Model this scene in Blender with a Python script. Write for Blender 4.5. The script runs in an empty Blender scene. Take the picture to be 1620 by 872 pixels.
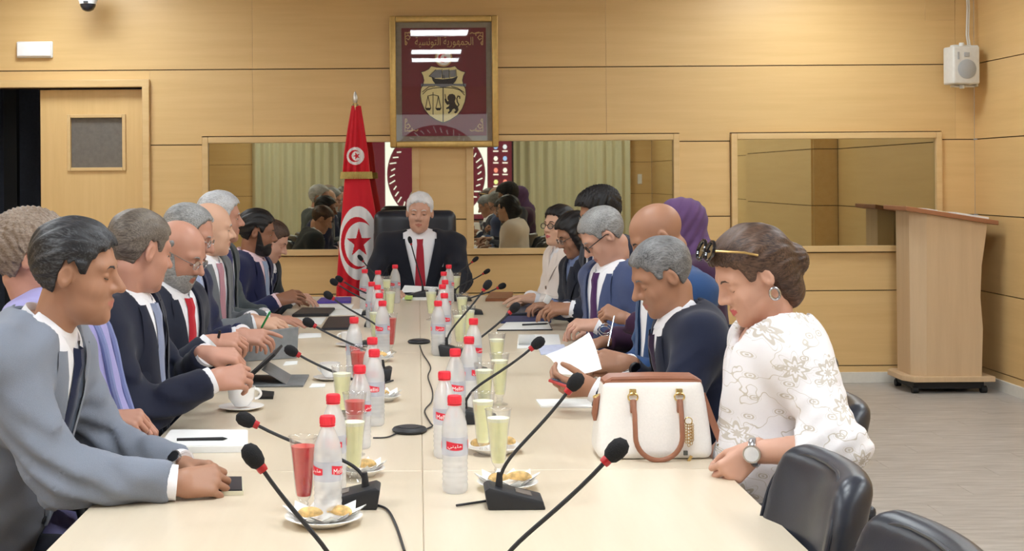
import bpy, bmesh, math, random
import numpy as np
from mathutils import Vector, Matrix

random.seed(7)
scene = bpy.context.scene
COL = scene.collection
PI = math.pi

# ---------------------------------------------------------------- camera, world, exposure
F, PX, PY, CAMZ, ROLL = 2100.0, 661.0, 282.0, 1.44, 0.0072
cam_data = bpy.data.cameras.new('camera')
cam = bpy.data.objects.new('camera', cam_data)
COL.objects.link(cam)
cam_data.sensor_width = 36.0
cam_data.lens = F / 1620 * 36.0
cam_data.shift_x = (810 - PX) / 1620
cam_data.shift_y = -(436 - PY) / 1620
cam_data.clip_start = 0.05
cam.matrix_world = Matrix.Translation((0, 0, CAMZ)) @ Matrix.Rotation(PI / 2, 4, 'X') @ Matrix.Rotation(-ROLL, 4, 'Z')
scene.camera = cam

world = bpy.data.worlds.new('world')
scene.world = world
world.use_nodes = True
world.node_tree.nodes['Background'].inputs[0].default_value = (1, 1, 1, 1)
world.node_tree.nodes['Background'].inputs[1].default_value = 0.15
scene.view_settings.view_transform = 'Standard'
scene.view_settings.look = 'None'
scene.view_settings.gamma = 1.0
scene.view_settings.use_curve_mapping = False
scene.view_settings.exposure = 0.46
LAMP = 17.0            # radiance of the ceiling light panels

# room measures (camera stands at x=0, y=0 and looks along +y)
YB, YR, XL, XR, ZC, TZ = 9.2, -3.5, -3.6, 3.86, 2.95, 0.75


def W(x, y, d):
    """photograph position at a distance d -> point in the room"""
    dx, dy = x - PX, y - PY
    return Vector(((dx - ROLL * dy) * d / F, d, CAMZ - (dy + ROLL * dx) * d / F))


def T(x, y, z=TZ):
    """photograph position of a point that lies at height z"""
    dy = (y - PY) + ROLL * (x - PX)
    return W(x, y, (CAMZ - z) * F / dy)


# ---------------------------------------------------------------- materials
def srgb(r, g, b):
    def l(c):
        c /= 255.0
        return c / 12.92 if c <= 0.04045 else ((c + 0.055) / 1.055) ** 2.4
    return (l(r), l(g), l(b), 1.0)


class NT:
    def __init__(self, name):
        self.m = bpy.data.materials.new(name)
        self.m.use_nodes = True
        self.t = self.m.node_tree
        self.b = self.t.nodes['Principled BSDF']
        self.out = self.t.nodes['Material Output']

    def n(self, kind, **kw):
        nd = self.t.nodes.new(kind)
        for k, v in kw.items():
            if isinstance(k, str) and hasattr(nd, k):
                setattr(nd, k, v)
        return nd

    def l(self, a, b):
        self.t.links.new(a, b)

    def coords(self, scale=(1, 1, 1), kind='Object', rot=(0, 0, 0)):
        tc = self.n('ShaderNodeTexCoord')
        mp = self.n('ShaderNodeMapping')
        mp.inputs['Scale'].default_value = scale
        mp.inputs['Rotation'].default_value = rot
        self.l(tc.outputs[kind], mp.inputs['Vector'])
        return mp.outputs['Vector']

    def noise(self, vec, scale=5, detail=3, rough=0.5):
        nd = self.n('ShaderNodeTexNoise')
        nd.inputs['Scale'].default_value = scale
        nd.inputs['Detail'].default_value = detail
        nd.inputs['Roughness'].default_value = rough
        if vec is not None:
            self.l(vec, nd.inputs['Vector'])
        return nd.outputs['Fac']

    def ramp(self, fac, stops):
        nd = self.n('ShaderNodeValToRGB')
        el = nd.color_ramp.elements
        while len(el) < len(stops):
            el.new(0.5)
        for e, (p, c) in zip(el, stops):
            e.position = p
            e.color = c
        self.l(fac, nd.inputs['Fac'])
        return nd.outputs['Color']

    def math(self, op, a, b=None, c=None):
        nd = self.n('ShaderNodeMath')
        nd.operation = op
        for i, v in enumerate((a, b, c)):
            if v is None:
                continue
            if isinstance(v, (int, float)):
                nd.inputs[i].default_value = v
            else:
                self.l(v, nd.inputs[i])
        return nd.outputs[0]

    def mix(self, fac, a, b, blend='MIX'):
        nd = self.n('ShaderNodeMix')
        nd.data_type = 'RGBA'
        nd.blend_type = blend
        for i, v in ((0, fac), (6, a), (7, b)):
            if isinstance(v, (int, float)):
                nd.inputs[i].default_value = v
            elif isinstance(v, tuple):
                nd.inputs[i].default_value = v
            else:
                self.l(v, nd.inputs[i])
        return nd.outputs[2]

    def bump(self, height, strength=0.2, dist=0.01):
        nd = self.n('ShaderNodeBump')
        nd.inputs['Strength'].default_value = strength
        nd.inputs['Distance'].default_value = dist
        self.l(height, nd.inputs['Height'])
        self.l(nd.outputs['Normal'], self.b.inputs['Normal'])


MATS = {}


def plain(name, col, rough=0.5, metal=0.0, spec=0.5, noise=0.06, nscale=40, bump=0.0, coat=0.0):
    """one colour with a faint procedural mottling"""
    if name in MATS:
        return MATS[name]
    t = NT(name)
    v = t.coords()
    f = t.noise(v, nscale, 3)
    c2 = tuple(max(0.0, x * (1 - noise * 2)) for x in col[:3]) + (1,)
    c1 = tuple(min(1.0, x * (1 + noise)) for x in col[:3]) + (1,)
    t.l(t.ramp(f, [(0.3, c2), (0.7, c1)]), t.b.inputs['Base Color'])
    t.b.inputs['Roughness'].default_value = rough
    t.b.inputs['Metallic'].default_value = metal
    t.b.inputs['Specular IOR Level'].default_value = spec
    t.b.inputs['Coat Weight'].default_value = coat
    if bump:
        t.bump(f, bump, 0.004)
    MATS[name] = t.m
    return t.m


def wood(name, base, dark, scale=(0.6, 12, 12), rough=0.42, tone=0.1, spec=0.4):
    if name in MATS:
        return MATS[name]
    t = NT(name)
    v = t.coords(scale)
    f1 = t.noise(v, 2.2, 5, 0.6)
    v2 = t.coords((scale[0] * 4, scale[1] * 9, scale[2] * 9))
    f2 = t.noise(v2, 3, 2)
    mid = tuple(0.55 * a_ + 0.45 * b_ for a_, b_ in zip(base, dark))
    c = t.ramp(f1, [(0.28, mid), (0.62, base)])
    c = t.mix(t.math('MULTIPLY', f2, 0.18), c, dark)
    oi = t.n('ShaderNodeObjectInfo')
    hv = t.n('ShaderNodeHueSaturation')
    t.l(t.math('ADD', t.math('MULTIPLY', oi.outputs['Random'], tone), 1 - tone / 2), hv.inputs['Value'])
    t.l(c, hv.inputs['Color'])
    t.l(hv.outputs['Color'], t.b.inputs['Base Color'])
    t.b.inputs['Roughness'].default_value = rough
    t.b.inputs['Specular IOR Level'].default_value = spec
    t.bump(f2, 0.04, 0.002)
    MATS[name] = t.m
    return t.m


def fabric(name, col, rough=0.85, scale=700, var=0.10, stripe=None):
    if name in MATS:
        return MATS[name]
    t = NT(name)
    v = t.coords()
    wv = t.noise(t.coords((1, 1, 1)), scale, 2)
    big = t.noise(v, 9, 3)
    d = tuple(x * (1 - var * 2.2) for x in col[:3]) + (1,)
    b = tuple(min(1, x * (1 + var)) for x in col[:3]) + (1,)
    c = t.mix(t.math('MULTIPLY', wv, 0.9), d, b)
    c = t.mix(t.math('MULTIPLY', big, 0.25), c, d)
    t.l(c, t.b.inputs['Base Color'])
    t.b.inputs['Roughness'].default_value = rough
    t.b.inputs['Specular IOR Level'].default_value = 0.2
    t.b.inputs['Sheen Weight'].default_value = 0.12
    t.bump(t.math('ADD', wv, t.math('MULTIPLY', t.noise(v, 28, 2), 1.5)), 0.18, 0.004)
    MATS[name] = t.m
    return t.m


def hair_mat(name, dark, light, mixpos=0.5, rough=0.45):
    if name in MATS:
        return MATS[name]
    t = NT(name)
    v = t.coords((420, 40, 170))
    f = t.noise(v, 1.3, 3, 0.6)
    g = t.noise(t.coords((14, 14, 14)), 1.0, 2)
    s = t.math('ADD', t.math('MULTIPLY', f, 0.75), t.math('MULTIPLY', g, 0.35))
    c = t.ramp(s, [(max(0.02, mixpos - 0.16), dark), (min(0.98, mixpos + 0.2), light)])
    t.l(c, t.b.inputs['Base Color'])
    t.b.inputs['Roughness'].default_value = rough
    t.b.inputs['Specular IOR Level'].default_value = 0.35
    t.bump(f, 0.35, 0.003)
    MATS[name] = t.m
    return t.m


def skin_mat(name, col, red=0.35):
    if name in MATS:
        return MATS[name]
    t = NT(name)
    v = t.coords()
    f = t.noise(v, 22, 3)
    g = t.noise(v, 300, 2)
    r = (min(1, col[0] * 1.02), col[1] * 0.80, col[2] * 0.74, 1)
    c = t.mix(t.math('MULTIPLY', f, red), col, r)
    t.l(c, t.b.inputs['Base Color'])
    t.b.inputs['Roughness'].default_value = 0.48
    t.b.inputs['Specular IOR Level'].default_value = 0.38
    t.b.inputs['Subsurface Weight'].default_value = 0.0
    t.bump(g, 0.10, 0.001)
    MATS[name] = t.m
    return t.m


def emit(name, col, strength):
    if name in MATS:
        return MATS[name]
    t = NT(name)
    t.b.inputs['Base Color'].default_value = col
    t.b.inputs['Emission Color'].default_value = col
    t.b.inputs['Emission Strength'].default_value = strength
    MATS[name] = t.m
    return t.m


def clear(name, tint, amount_clear, rough=0.08, gloss=0.25, white=0.3):
    """thin clear plastic or glass: see-through, a little milky, with a shine"""
    if name in MATS:
        return MATS[name]
    t = NT(name)
    tr = t.n('ShaderNodeBsdfTransparent')
    tr.inputs[0].default_value = tint
    df = t.n('ShaderNodeBsdfTranslucent')
    df.inputs[0].default_value = tint
    d2 = t.n('ShaderNodeBsdfDiffuse')
    d2.inputs[0].default_value = tint
    gl = t.n('ShaderNodeBsdfGlossy')
    gl.inputs['Roughness'].default_value = rough
    m0 = t.n('ShaderNodeMixShader')
    m0.inputs[0].default_value = 0.5
    t.l(df.outputs[0], m0.inputs[1])
    t.l(d2.outputs[0], m0.inputs[2])
    m1 = t.n('ShaderNodeMixShader')
    m1.inputs[0].default_value = 1 - amount_clear
    t.l(tr.outputs[0], m1.inputs[1])
    t.l(m0.outputs[0], m1.inputs[2])
    lw = t.n('ShaderNodeLayerWeight')
    lw.inputs[0].default_value = 0.35
    fac = t.math('ADD', t.math('MULTIPLY', lw.outputs['Facing'], gloss), 0.03)
    m2 = t.n('ShaderNodeMixShader')
    t.l(fac, m2.inputs[0])
    t.l(m1.outputs[0], m2.inputs[1])
    t.l(gl.outputs[0], m2.inputs[2])
    t.l(m2.outputs[0], t.out.inputs['Surface'])
    MATS[name] = t.m
    return t.m


# ---------------------------------------------------------------- mesh tools
def tagit(o, label=None, cat=None, group=None, kind=None):
    if label:
        o['label'] = label
    if cat:
        o['category'] = cat
    if group:
        o['group'] = group
    if kind:
        o['kind'] = kind
    return o


def thing(name, label, cat, loc=(0, 0, 0), rotz=0.0, group=None):
    o = bpy.data.objects.new(name, None)
    o.empty_display_size = 0.05
    COL.objects.link(o)
    o.location = loc
    o.rotation_euler = (0, 0, rotz)
    return tagit(o, label, cat, group)


def link(name, me, parent=None, loc=None):
    o = bpy.data.objects.new(name, me)
    COL.objects.link(o)
    if parent is not None:
        o.parent = parent
    if loc is not None:
        o.location = loc
    return o


def dup(root, loc, rotz=None, label=None):
    r = root.copy()
    COL.objects.link(r)
    r.location = loc
    if rotz is not None:
        r.rotation_euler = (0, 0, rotz)
    if label:
        r['label'] = label
    for ch in list(root.children):
        c = ch.copy()
        COL.objects.link(c)
        c.parent = r
        for g in list(ch.children):
            d = g.copy()
            COL.objects.link(d)
            d.parent = c
    return r


class MB:
    def __init__(self):
        self.v, self.f = [], []

    def add(self, vs, fs):
        k = len(self.v)
        self.v += [tuple(p) for p in vs]
        self.f += [tuple(i + k for i in q) for q in fs]
        return self

    def box(self, c, s, rot=None, taper=None):
        hx, hy, hz = s[0] / 2, s[1] / 2, s[2] / 2
        vs = [Vector((x * hx, y * hy, z * hz)) for z in (-1, 1) for y in (-1, 1) for x in (-1, 1)]
        if taper:
            for p in vs[4:]:
                p.x *= taper[0]
                p.y *= taper[1]
        if rot is not None:
            vs = [rot @ p for p in vs]
        c = Vector(c)
        return self.add([p + c for p in vs], [(0, 2, 3, 1), (4, 5, 7, 6), (0, 1, 5, 4), (2, 6, 7, 3), (0, 4, 6, 2), (1, 3, 7, 5)])

    def tube(self, path, r, n=10, caps=True):
        pts = [Vector(p) for p in path]
        m = len(pts)
        rs = r if isinstance(r, (list, tuple)) else [r] * m
        tang = []
        for i in range(m):
            a, b = pts[max(0, i - 1)], pts[min(m - 1, i + 1)]
            d = (b - a)
            tang.append(d.normalized() if d.length > 1e-9 else Vector((0, 0, 1)))
        up = Vector((0, 0, 1)) if abs(tang[0].z) < 0.9 else Vector((1, 0, 0))
        x = tang[0].cross(up).normalized()
        vs = []
        for i in range(m):
            x = (x - tang[i] * x.dot(tang[i])).normalized()
            y = tang[i].cross(x)
            for j in range(n):
                a = 2 * PI * j / n
                vs.append(pts[i] + (x * math.cos(a) + y * math.sin(a)) * rs[i])
        fs = []
        for i in range(m - 1):
            for j in range(n):
                k = (j + 1) % n
                fs.append((i * n + j, i * n + k, (i + 1) * n + k, (i + 1) * n + j))
        if caps:
            fs.append(tuple(range(n))[::-1])
            fs.append(tuple((m - 1) * n + j for j in range(n)))
        return self.add(vs, fs)

    def lathe(self, prof, n=24, c=(0, 0, 0), axis=None, sx=1.0, sy=1.0):
        M = axis if axis is not None else Matrix.Identity(3)
        c = Vector(c)
        vs = []
        for r, z in prof:
            for j in range(n):
                a = 2 * PI * j / n
                vs.append(M @ Vector((r * math.cos(a) * sx, r * math.sin(a) * sy, z)) + c)
        fs = []
        m = len(prof)
        for i in range(m - 1):
            for j in range(n):
                k = (j + 1) % n
                fs.append((i * n + j, i * n + k, (i + 1) * n + k, (i + 1) * n + j))
        if prof[0][0] > 1e-6:
            fs.append(tuple(range(n))[::-1])
        if prof[-1][0] > 1e-6:
            fs.append(tuple((m - 1) * n + j for j in range(n)))
        return self.add(vs, fs)

    def prism(self, poly, y0, y1):
        """outline in x,z pushed through y0..y1"""
        n = len(poly)
        vs = [(x, y0, z) for x, z in poly] + [(x, y1, z) for x, z in poly]
        fs = [tuple(range(n)), tuple(range(n, 2 * n))[::-1]]
        for i in range(n):
            k = (i + 1) % n
            fs.append((i, i + n, k + n, k))
        return self.add(vs, fs)

    def slab(self, poly, z0, z1):
        """outline in x,y pushed through z0..z1"""
        n = len(poly)
        vs = [(x, y, z0) for x, y in poly] + [(x, y, z1) for x, y in poly]
        fs = [tuple(range(n))[::-1], tuple(range(n, 2 * n))]
        for i in range(n):
            k = (i + 1) % n
            fs.append((i, k, k + n, i + n))
        return self.add(vs, fs)

    def stroke(self, pts, w, y0, y1):
        """a drawn line of width w in the x,z plane"""
        for a, b in zip(pts[:-1], pts[1:]):
            a, b = Vector(a), Vector(b)
            d = b - a
            if d.length < 1e-9:
                continue
            d.normalize()
            q = Vector((-d.y, d.x)) * w / 2
            e = d * w * 0.3
            self.prism([tuple(a - e - q), tuple(b + e - q), tuple(b + e + q), tuple(a - e + q)], y0, y1)
        return self

    def mesh(self, name, mat, smooth=False, bevel=0.0, seg=2, angle=None):
        me = bpy.data.meshes.new(name)
        me.from_pydata(self.v, [], self.f)
        bm = bmesh.new()
        bm.from_mesh(me)
        bmesh.ops.recalc_face_normals(bm, faces=bm.faces)
        if bevel:
            bmesh.ops.bevel(bm, geom=list(bm.edges), offset=bevel, segments=seg, profile=0.6, affect='EDGES', clamp_overlap=True)
        bm.to_mesh(me)
        bm.free()
        if smooth:
            me.shade_smooth()
            me.set_sharp_from_angle(angle=math.radians(angle or 40))
        me.materials.append(mat)
        return me

    def build(self, name, mat, parent=None, loc=None, **kw):
        return link(name, self.mesh(name, mat, **kw), parent, loc)


def mesh_np(name, V, Fq, mats, idx=None):
    me = bpy.data.meshes.new(name)
    V = np.asarray(V, np.float32)
    Fq = np.asarray(Fq, np.int32)
    n, k = Fq.shape
    me.vertices.add(len(V))
    me.vertices.foreach_set('co', V.ravel())
    me.loops.add(n * k)
    me.loops.foreach_set('vertex_index', Fq.ravel())
    me.polygons.add(n)
    me.polygons.foreach_set('loop_start', np.arange(0, n * k, k, dtype=np.int32))
    me.polygons.foreach_set('loop_total', np.full(n, k, np.int32))
    for m in mats:
        me.materials.append(m)
    if idx is not None:
        me.polygons.foreach_set('material_index', np.asarray(idx, np.int32))
    me.polygons.foreach_set('use_smooth', np.ones(n, bool))
    me.update(calc_edges=True)
    me.validate()
    return me


# ---------------------------------------------------------------- implicit shapes -> meshes
def A3(p):
    return np.asarray(p, np.float32)


def ell(c, r, R=None):
    c, r = A3(c), A3(r)
    R = None if R is None else np.asarray(R, np.float32)

    def f(p):
        q = p - c
        if R is not None:
            q = q @ R
        a = np.sqrt(((q / r) ** 2).sum(1)) + 1e-9
        b = np.sqrt(((q / (r * r)) ** 2).sum(1)) + 1e-9
        return a * (a - 1) / b
    return f


def rc(a, b, ra, rb):
    a, b = A3(a), A3(b)
    ba = b - a
    L = float((ba * ba).sum()) + 1e-12

    def f(p):
        q = p - a
        t = np.clip((q @ ba) / L, 0, 1)
        d = q - t[:, None] * ba
        return np.sqrt((d * d).sum(1)) - (ra + t * (rb - ra))
    return f


def rbox(c, h, r, R=None):
    c, h = A3(c), A3(h) - r
    R = None if R is None else np.asarray(R, np.float32)

    def f(p):
        q = p - c
        if R is not None:
            q = q @ R
        q = np.abs(q) - h
        return np.sqrt((np.maximum(q, 0) ** 2).sum(1)) + np.minimum(q.max(1), 0) - r
    return f


def smin(a, b, k):
    h = np.maximum(k - np.abs(a - b), 0) / k
    return np.minimum(a, b) - h * h * k * 0.25


def smax(a, b, k):
    return -smin(-a, -b, k)


def union(fs, k):
    def f(p):
        d = fs[0](p)
        for g in fs[1:]:
            d = smin(d, g(p), k)
        return d
    return f


def surfnet(f, lo, hi, h):
    """mesh the zero level of f (sparse blocks + surface nets)"""
    lo, hi = np.asarray(lo, float), np.asarray(hi, float)
    nb = np.maximum(1, np.ceil((hi - lo) / (4 * h)).astype(int))
    bi = np.stack(np.meshgrid(*[np.arange(k) for k in nb], indexing='ij'), -1).reshape(-1, 3)
    cen = (lo + (bi * 4 + 1.5) * h).astype(np.float32)
    dc = f(cen)
    act = np.abs(dc) < 9 * h
    D = np.repeat(np.repeat(np.repeat(dc.reshape(nb), 4, 0), 4, 1), 4, 2).astype(np.float32)
    ab = bi[act]
    off = np.stack(np.meshgrid(*[np.arange(4)] * 3, indexing='ij'), -1).reshape(-1, 3)
    idx = (ab[:, None, :] * 4 + off[None]).reshape(-1, 3)
    if len(idx):
        D[idx[:, 0], idx[:, 1], idx[:, 2]] = f((lo + idx * h).astype(np.float32))
    # keep the border outside
    for ax in range(3):
        sl = [slice(None)] * 3
        for e in (0, -1):
            sl[ax] = e
            D[tuple(sl)] = np.maximum(D[tuple(sl)], h * 0.5)
    S = D < 0
    nx, ny, nz = D.shape
    cnt = np.zeros((nx - 1, ny - 1, nz - 1), np.int8)
    for i in (0, 1):
        for j in (0, 1):
            for k in (0, 1):
                cnt += S[i:nx - 1 + i, j:ny - 1 + j, k:nz - 1 + k]
    mask = (cnt > 0) & (cnt < 8)
    cells = np.argwhere(mask)
    if not len(cells):
        return np.zeros((0, 3)), np.zeros((0, 4), int)
    acc = np.zeros((len(cells), 3))
    num = np.zeros(len(cells))
    corners = [(i, j, k) for i in (0, 1) for j in (0, 1) for k in (0, 1)]
    for a in corners:
        for ax in range(3):
            if a[ax]:
                continue
            b = list(a)
            b[ax] = 1
            ca, cb = cells + a, cells + b
            da = D[ca[:, 0], ca[:, 1], ca[:, 2]]
            db = D[cb[:, 0], cb[:, 1], cb[:, 2]]
            m = (da < 0) != (db < 0)
            t = np.where(m, da / np.where(m, da - db, 1), 0)
            pt = np.tile(np.array(a, float), (len(cells), 1))
            pt[:, ax] += t
            acc += pt * m[:, None]
            num += m
    V = lo + (cells + acc / num[:, None]) * h
    vid = np.full(mask.shape, -1, np.int64)
    vid[mask] = np.arange(len(cells))
    quads = []
    for ax in range(3):
        u, w = (ax + 1) % 3, (ax + 2) % 3
        s0 = [slice(1, -1)] * 3
        s1 = [slice(1, -1)] * 3
        s0[ax] = slice(0, D.shape[ax] - 1)
        s1[ax] = slice(1, D.shape[ax])
        a, b = S[tuple(s0)], S[tuple(s1)]
        e = np.argwhere(a != b)
        if not len(e):
            continue
        flip = a[e[:, 0], e[:, 1], e[:, 2]]
        base = e.copy()
        base[:, u] += 1
        base[:, w] += 1
        c = []
        for du, dw in ((-1, -1), (0, -1), (0, 0), (-1, 0)):
            q = base.copy()
            q[:, u] += du
            q[:, w] += dw
            c.append(vid[q[:, 0], q[:, 1], q[:, 2]])
        q = np.stack(c, 1)
        q[~flip] = q[~flip][:, ::-1]
        quads.append(q)
    Q = np.concatenate(quads)
    Q = Q[(Q >= 0).all(1)]
    return V, Q


def relax(V, Q, it=1, w=0.5):
    i0 = np.concatenate([Q[:, i] for i in range(4)] * 2)
    i1 = np.concatenate([Q[:, (i + 1) % 4] for i in range(4)] + [Q[:, (i + 3) % 4] for i in range(4)])
    n = np.maximum(np.bincount(i0, minlength=len(V)), 1)
    for _ in range(it):
        s = np.stack([np.bincount(i0, V[i1, c], minlength=len(V)) for c in range(3)], 1)
        V = V * (1 - w) + w * s / n[:, None]
    return V


def sdf_obj(name, f, lo, hi, h, mat, parent=None, smooth_it=1, loc=None):
    V, Q = surfnet(f, lo, hi, h)
    if not len(Q):
        return None
    V = relax(V, Q, smooth_it)
    return link(name, mesh_np(name, V, Q, [mat]), parent, loc)


def rot3(yaw=0, pitch=0, roll=0):
    """local frame: +y forward, +z up; pitch > 0 looks down, yaw > 0 turns left"""
    return np.array(Matrix.Rotation(yaw, 3, 'Z') @ Matrix.Rotation(-pitch, 3, 'X') @ Matrix.Rotation(roll, 3, 'Y'))

# ---------------------------------------------------------------- the room
M_PANEL = wood('veneer_maple', srgb(226, 191, 134), srgb(208, 170, 112), (0.5, 9, 9), 0.36, 0.05)
M_PANEL_V = wood('veneer_maple_upright', srgb(226, 191, 134), srgb(208, 170, 112), (9, 9, 0.5), 0.36, 0.04)
M_TRIM = wood('maple_trim', srgb(224, 192, 140), srgb(204, 168, 112), (1, 10, 10), 0.36, 0.03)
M_GAP = plain('joint_dark', srgb(92, 66, 44), 0.8)
M_CEIL = plain('ceiling_white', srgb(176, 166, 156), 0.9, noise=0.02)
M_BASE = plain('skirting_cream', srgb(226, 222, 212), 0.5, noise=0.02)
M_DARK = plain('corridor_dark', srgb(104, 108, 122), 0.7)
M_BLACK = plain('post_black', srgb(18, 18, 22), 0.6)


def struct(name, mb, mat, parent=None, **kw):
    o = mb.build(name, mat, parent, **kw)
    if parent is None:
        o['kind'] = 'structure'
    return o


def floor_mat(name):
    t = NT(name)
    v = t.coords((1.6, 14, 1))
    f = t.noise(v, 2.2, 5, 0.62)
    v2 = t.coords((5, 90, 1))
    f2 = t.noise(v2, 2.0, 3)
    c = t.ramp(f, [(0.28, srgb(152, 145, 138)), (0.5, srgb(182, 176, 170)), (0.72, srgb(204, 199, 194))])
    c = t.mix(t.math('MULTIPLY', f2, 0.35), c, srgb(156, 149, 142))
    oi = t.n('ShaderNodeObjectInfo')
    hv = t.n('ShaderNodeHueSaturation')
    t.l(t.math('ADD', t.math('MULTIPLY', oi.outputs['Random'], 0.07), 0.965), hv.inputs['Value'])
    t.l(c, hv.inputs['Color'])
    t.l(hv.outputs['Color'], t.b.inputs['Base Color'])
    t.b.inputs['Roughness'].default_value = 0.38
    t.b.inputs['Specular IOR Level'].default_value = 0.45
    t.bump(f2, 0.05, 0.001)
    return t.m


M_FLOOR = floor_mat('floor_greyed_oak')
floor = struct('floor', MB().box(((XL + XR) / 2, (YR + 11.5) / 2, -0.053), (XR - XL + 0.4, 11.5 - YR, 0.1)), M_FLOOR)
pl_mesh = {}
rng = random.Random(3)
y = 1.6
row = 0
while y < YB - 0.01:
    wy = min(0.182, YB - y)
    x = 0.35 - (row * 0.47) % 1.22
    while x < XR - 0.01:
        x0, x1 = max(x, 0.35), min(x + 1.22, XR)
        if x1 - x0 > 0.05:
            key = (round(x1 - x0, 3), round(wy, 3))
            if key not in pl_mesh:
                pl_mesh[key] = MB().box((0, 0, -0.002), (key[0] - 0.0016, key[1] - 0.0016, 0.004)).mesh('plank', M_FLOOR)
            link('plank', pl_mesh[key], floor, ((x0 + x1) / 2, y + wy / 2, 0))
        x += 1.22
    y += 0.182
    row += 1

# ceiling with square light panels
ceil_o = struct('ceiling', MB().box(((XL + XR) / 2, (YR + YB) / 2, ZC + 0.05), (XR - XL + 0.4, YB - YR + 0.4, 0.1)), M_CEIL)
M_LAMP = emit('light_panel', (0.90, 0.965, 1.0, 1), LAMP)
M_LFRAME = plain('lamp_frame_white', srgb(240, 240, 240), 0.4, noise=0.01)
lamp0 = thing('ceiling_light', 'square white light panel in the ceiling', 'ceiling light', (0, 0, ZC), 0, 'square light panels in the ceiling')
fm = MB()
for sx, sy, lx, ly in ((0, 0.305, 0.63, 0.02), (0, -0.305, 0.63, 0.02), (0.305, 0, 0.02, 0.59), (-0.305, 0, 0.02, 0.59)):
    fm.box((sx, sy, -0.008), (lx, ly, 0.016))
fm.build('frame', M_LFRAME, lamp0)
MB().box((0, 0, -0.005), (0.59, 0.59, 0.008)).build('diffuser', M_LAMP, lamp0)
spots = [(x, y) for x in (-2.35, 2.75) for y in (-2.2, 0.2, 1.45, 2.55, 4.6, 6.2)] + [(0.23, y) for y in (1.45, 2.55, 4.6)] + [(-2.25, 8.3), (2.6, 8.3)]
for i, (x, y) in enumerate(spots):
    if i == 0:
        lamp0.location = (x, y, ZC)
    else:
        dup(lamp0, (x, y, ZC))

SE = (0.075, 0.119, 0.640, 1.161, 1.682, 2.203, ZC)
G = 0.0035


def inset(poly, g):
    """shrink an axis-aligned outline by g (outline runs counter-clockwise)"""
    out = []
    n = len(poly)
    for i in range(n):
        p0, p1, p2 = poly[i - 1], poly[i], poly[(i + 1) % n]
        d1 = (p1[0] - p0[0], p1[1] - p0[1])
        d2 = (p2[0] - p1[0], p2[1] - p1[1])
        x, z = p1
        for dx, dz in (d1, d2):
            L = math.hypot(dx, dz)
            x += -dz / L * 0.0007
            z += dx / L * g
        out.append((x, z))
    return out


# back wall: dark backing and veneer panels proud of it
DX0, DX1, DZ = -3.32, -1.90, 2.085          # door opening
wb = MB()
wb.box(((XL + DX0) / 2, YB + 0.07, ZC / 2), (DX0 - XL, 0.10, ZC))
wb.box(((DX1 + XR) / 2, YB + 0.07, ZC / 2), (XR - DX1, 0.10, ZC))
wb.box(((DX0 + DX1) / 2, YB + 0.07, (ZC + DZ) / 2), (DX1 - DX0, 0.10, ZC - DZ))
wall_back = struct('wall_back', wb, M_GAP)
ML, MR, RL, RR = -1.494, 1.814, 2.164, 3.63  # outer edges of the mirror window and the right window
ZT, ZBm = 1.738, 0.905
DO = -1.853
polys = [
    [(XL, 2.203), (-1.14, 2.203), (-1.14, ZC), (XL, ZC)],
    [(-1.14, 2.203), (1.31, 2.203), (1.31, ZC), (-1.14, ZC)],
    [(1.31, 2.203), (3.73, 2.203), (3.73, ZC), (1.31, ZC)],
    [(3.73, 2.203), (XR, 2.203), (XR, ZC), (3.73, ZC)],
    [(XL, 2.135), (DO, 2.135), (DO, 2.203), (XL, 2.203)],
    [(DO, 1.682), (ML, 1.682), (ML, ZT), (-1.14, ZT), (-1.14, 2.203), (DO, 2.203)],
    [(-1.14, ZT), (1.31, ZT), (1.31, 2.203), (-1.14, 2.203)],
    [(1.31, ZT), (MR, ZT), (MR, 1.682), (RL, 1.682), (RL, ZT), (RR, ZT), (RR, 1.682), (3.73, 1.682), (3.73, 2.203), (1.31, 2.203)],
    [(3.73, 1.682), (XR, 1.682), (XR, 2.203), (3.73, 2.203)],
    [(DO, 1.161), (ML, 1.161), (ML, 1.682), (DO, 1.682)],
    [(MR, 1.161), (RL, 1.161), (RL, 1.682), (MR, 1.682)],
    [(RR, 1.161), (XR, 1.161), (XR, 1.682), (RR, 1.682)],
    [(DO, 0.64), (1.31, 0.64), (1.31, ZBm), (ML, ZBm), (ML, 1.161), (DO, 1.161)],
    [(1.31, 0.64), (XR, 0.64), (XR, 1.161), (RR, 1.161), (RR, ZBm), (RL, ZBm), (RL, 1.161), (MR, 1.161), (MR, ZBm), (1.31, ZBm)],
    [(DO, 0.119), (1.31, 0.119), (1.31, 0.64), (DO, 0.64)],
    [(1.31, 0.119), (XR, 0.119), (XR, 0.64), (1.31, 0.64)],
    [(DO, 0.0), (1.31, 0.0), (1.31, 0.119), (DO, 0.119)],
    [(1.31, 0.0), (XR, 0.0), (XR, 0.119), (1.31, 0.119)],
]
for p in polys:
    MB().prism(inset(p, G), YB, YB + 0.02).build('panel', M_PANEL, wall_back)
struct('baseboard_back', MB().box(((DO + XR) / 2, YB - 0.008, 0.0375), (XR - DO, 0.016, 0.075)), M_BASE, bevel=0.003)

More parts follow.
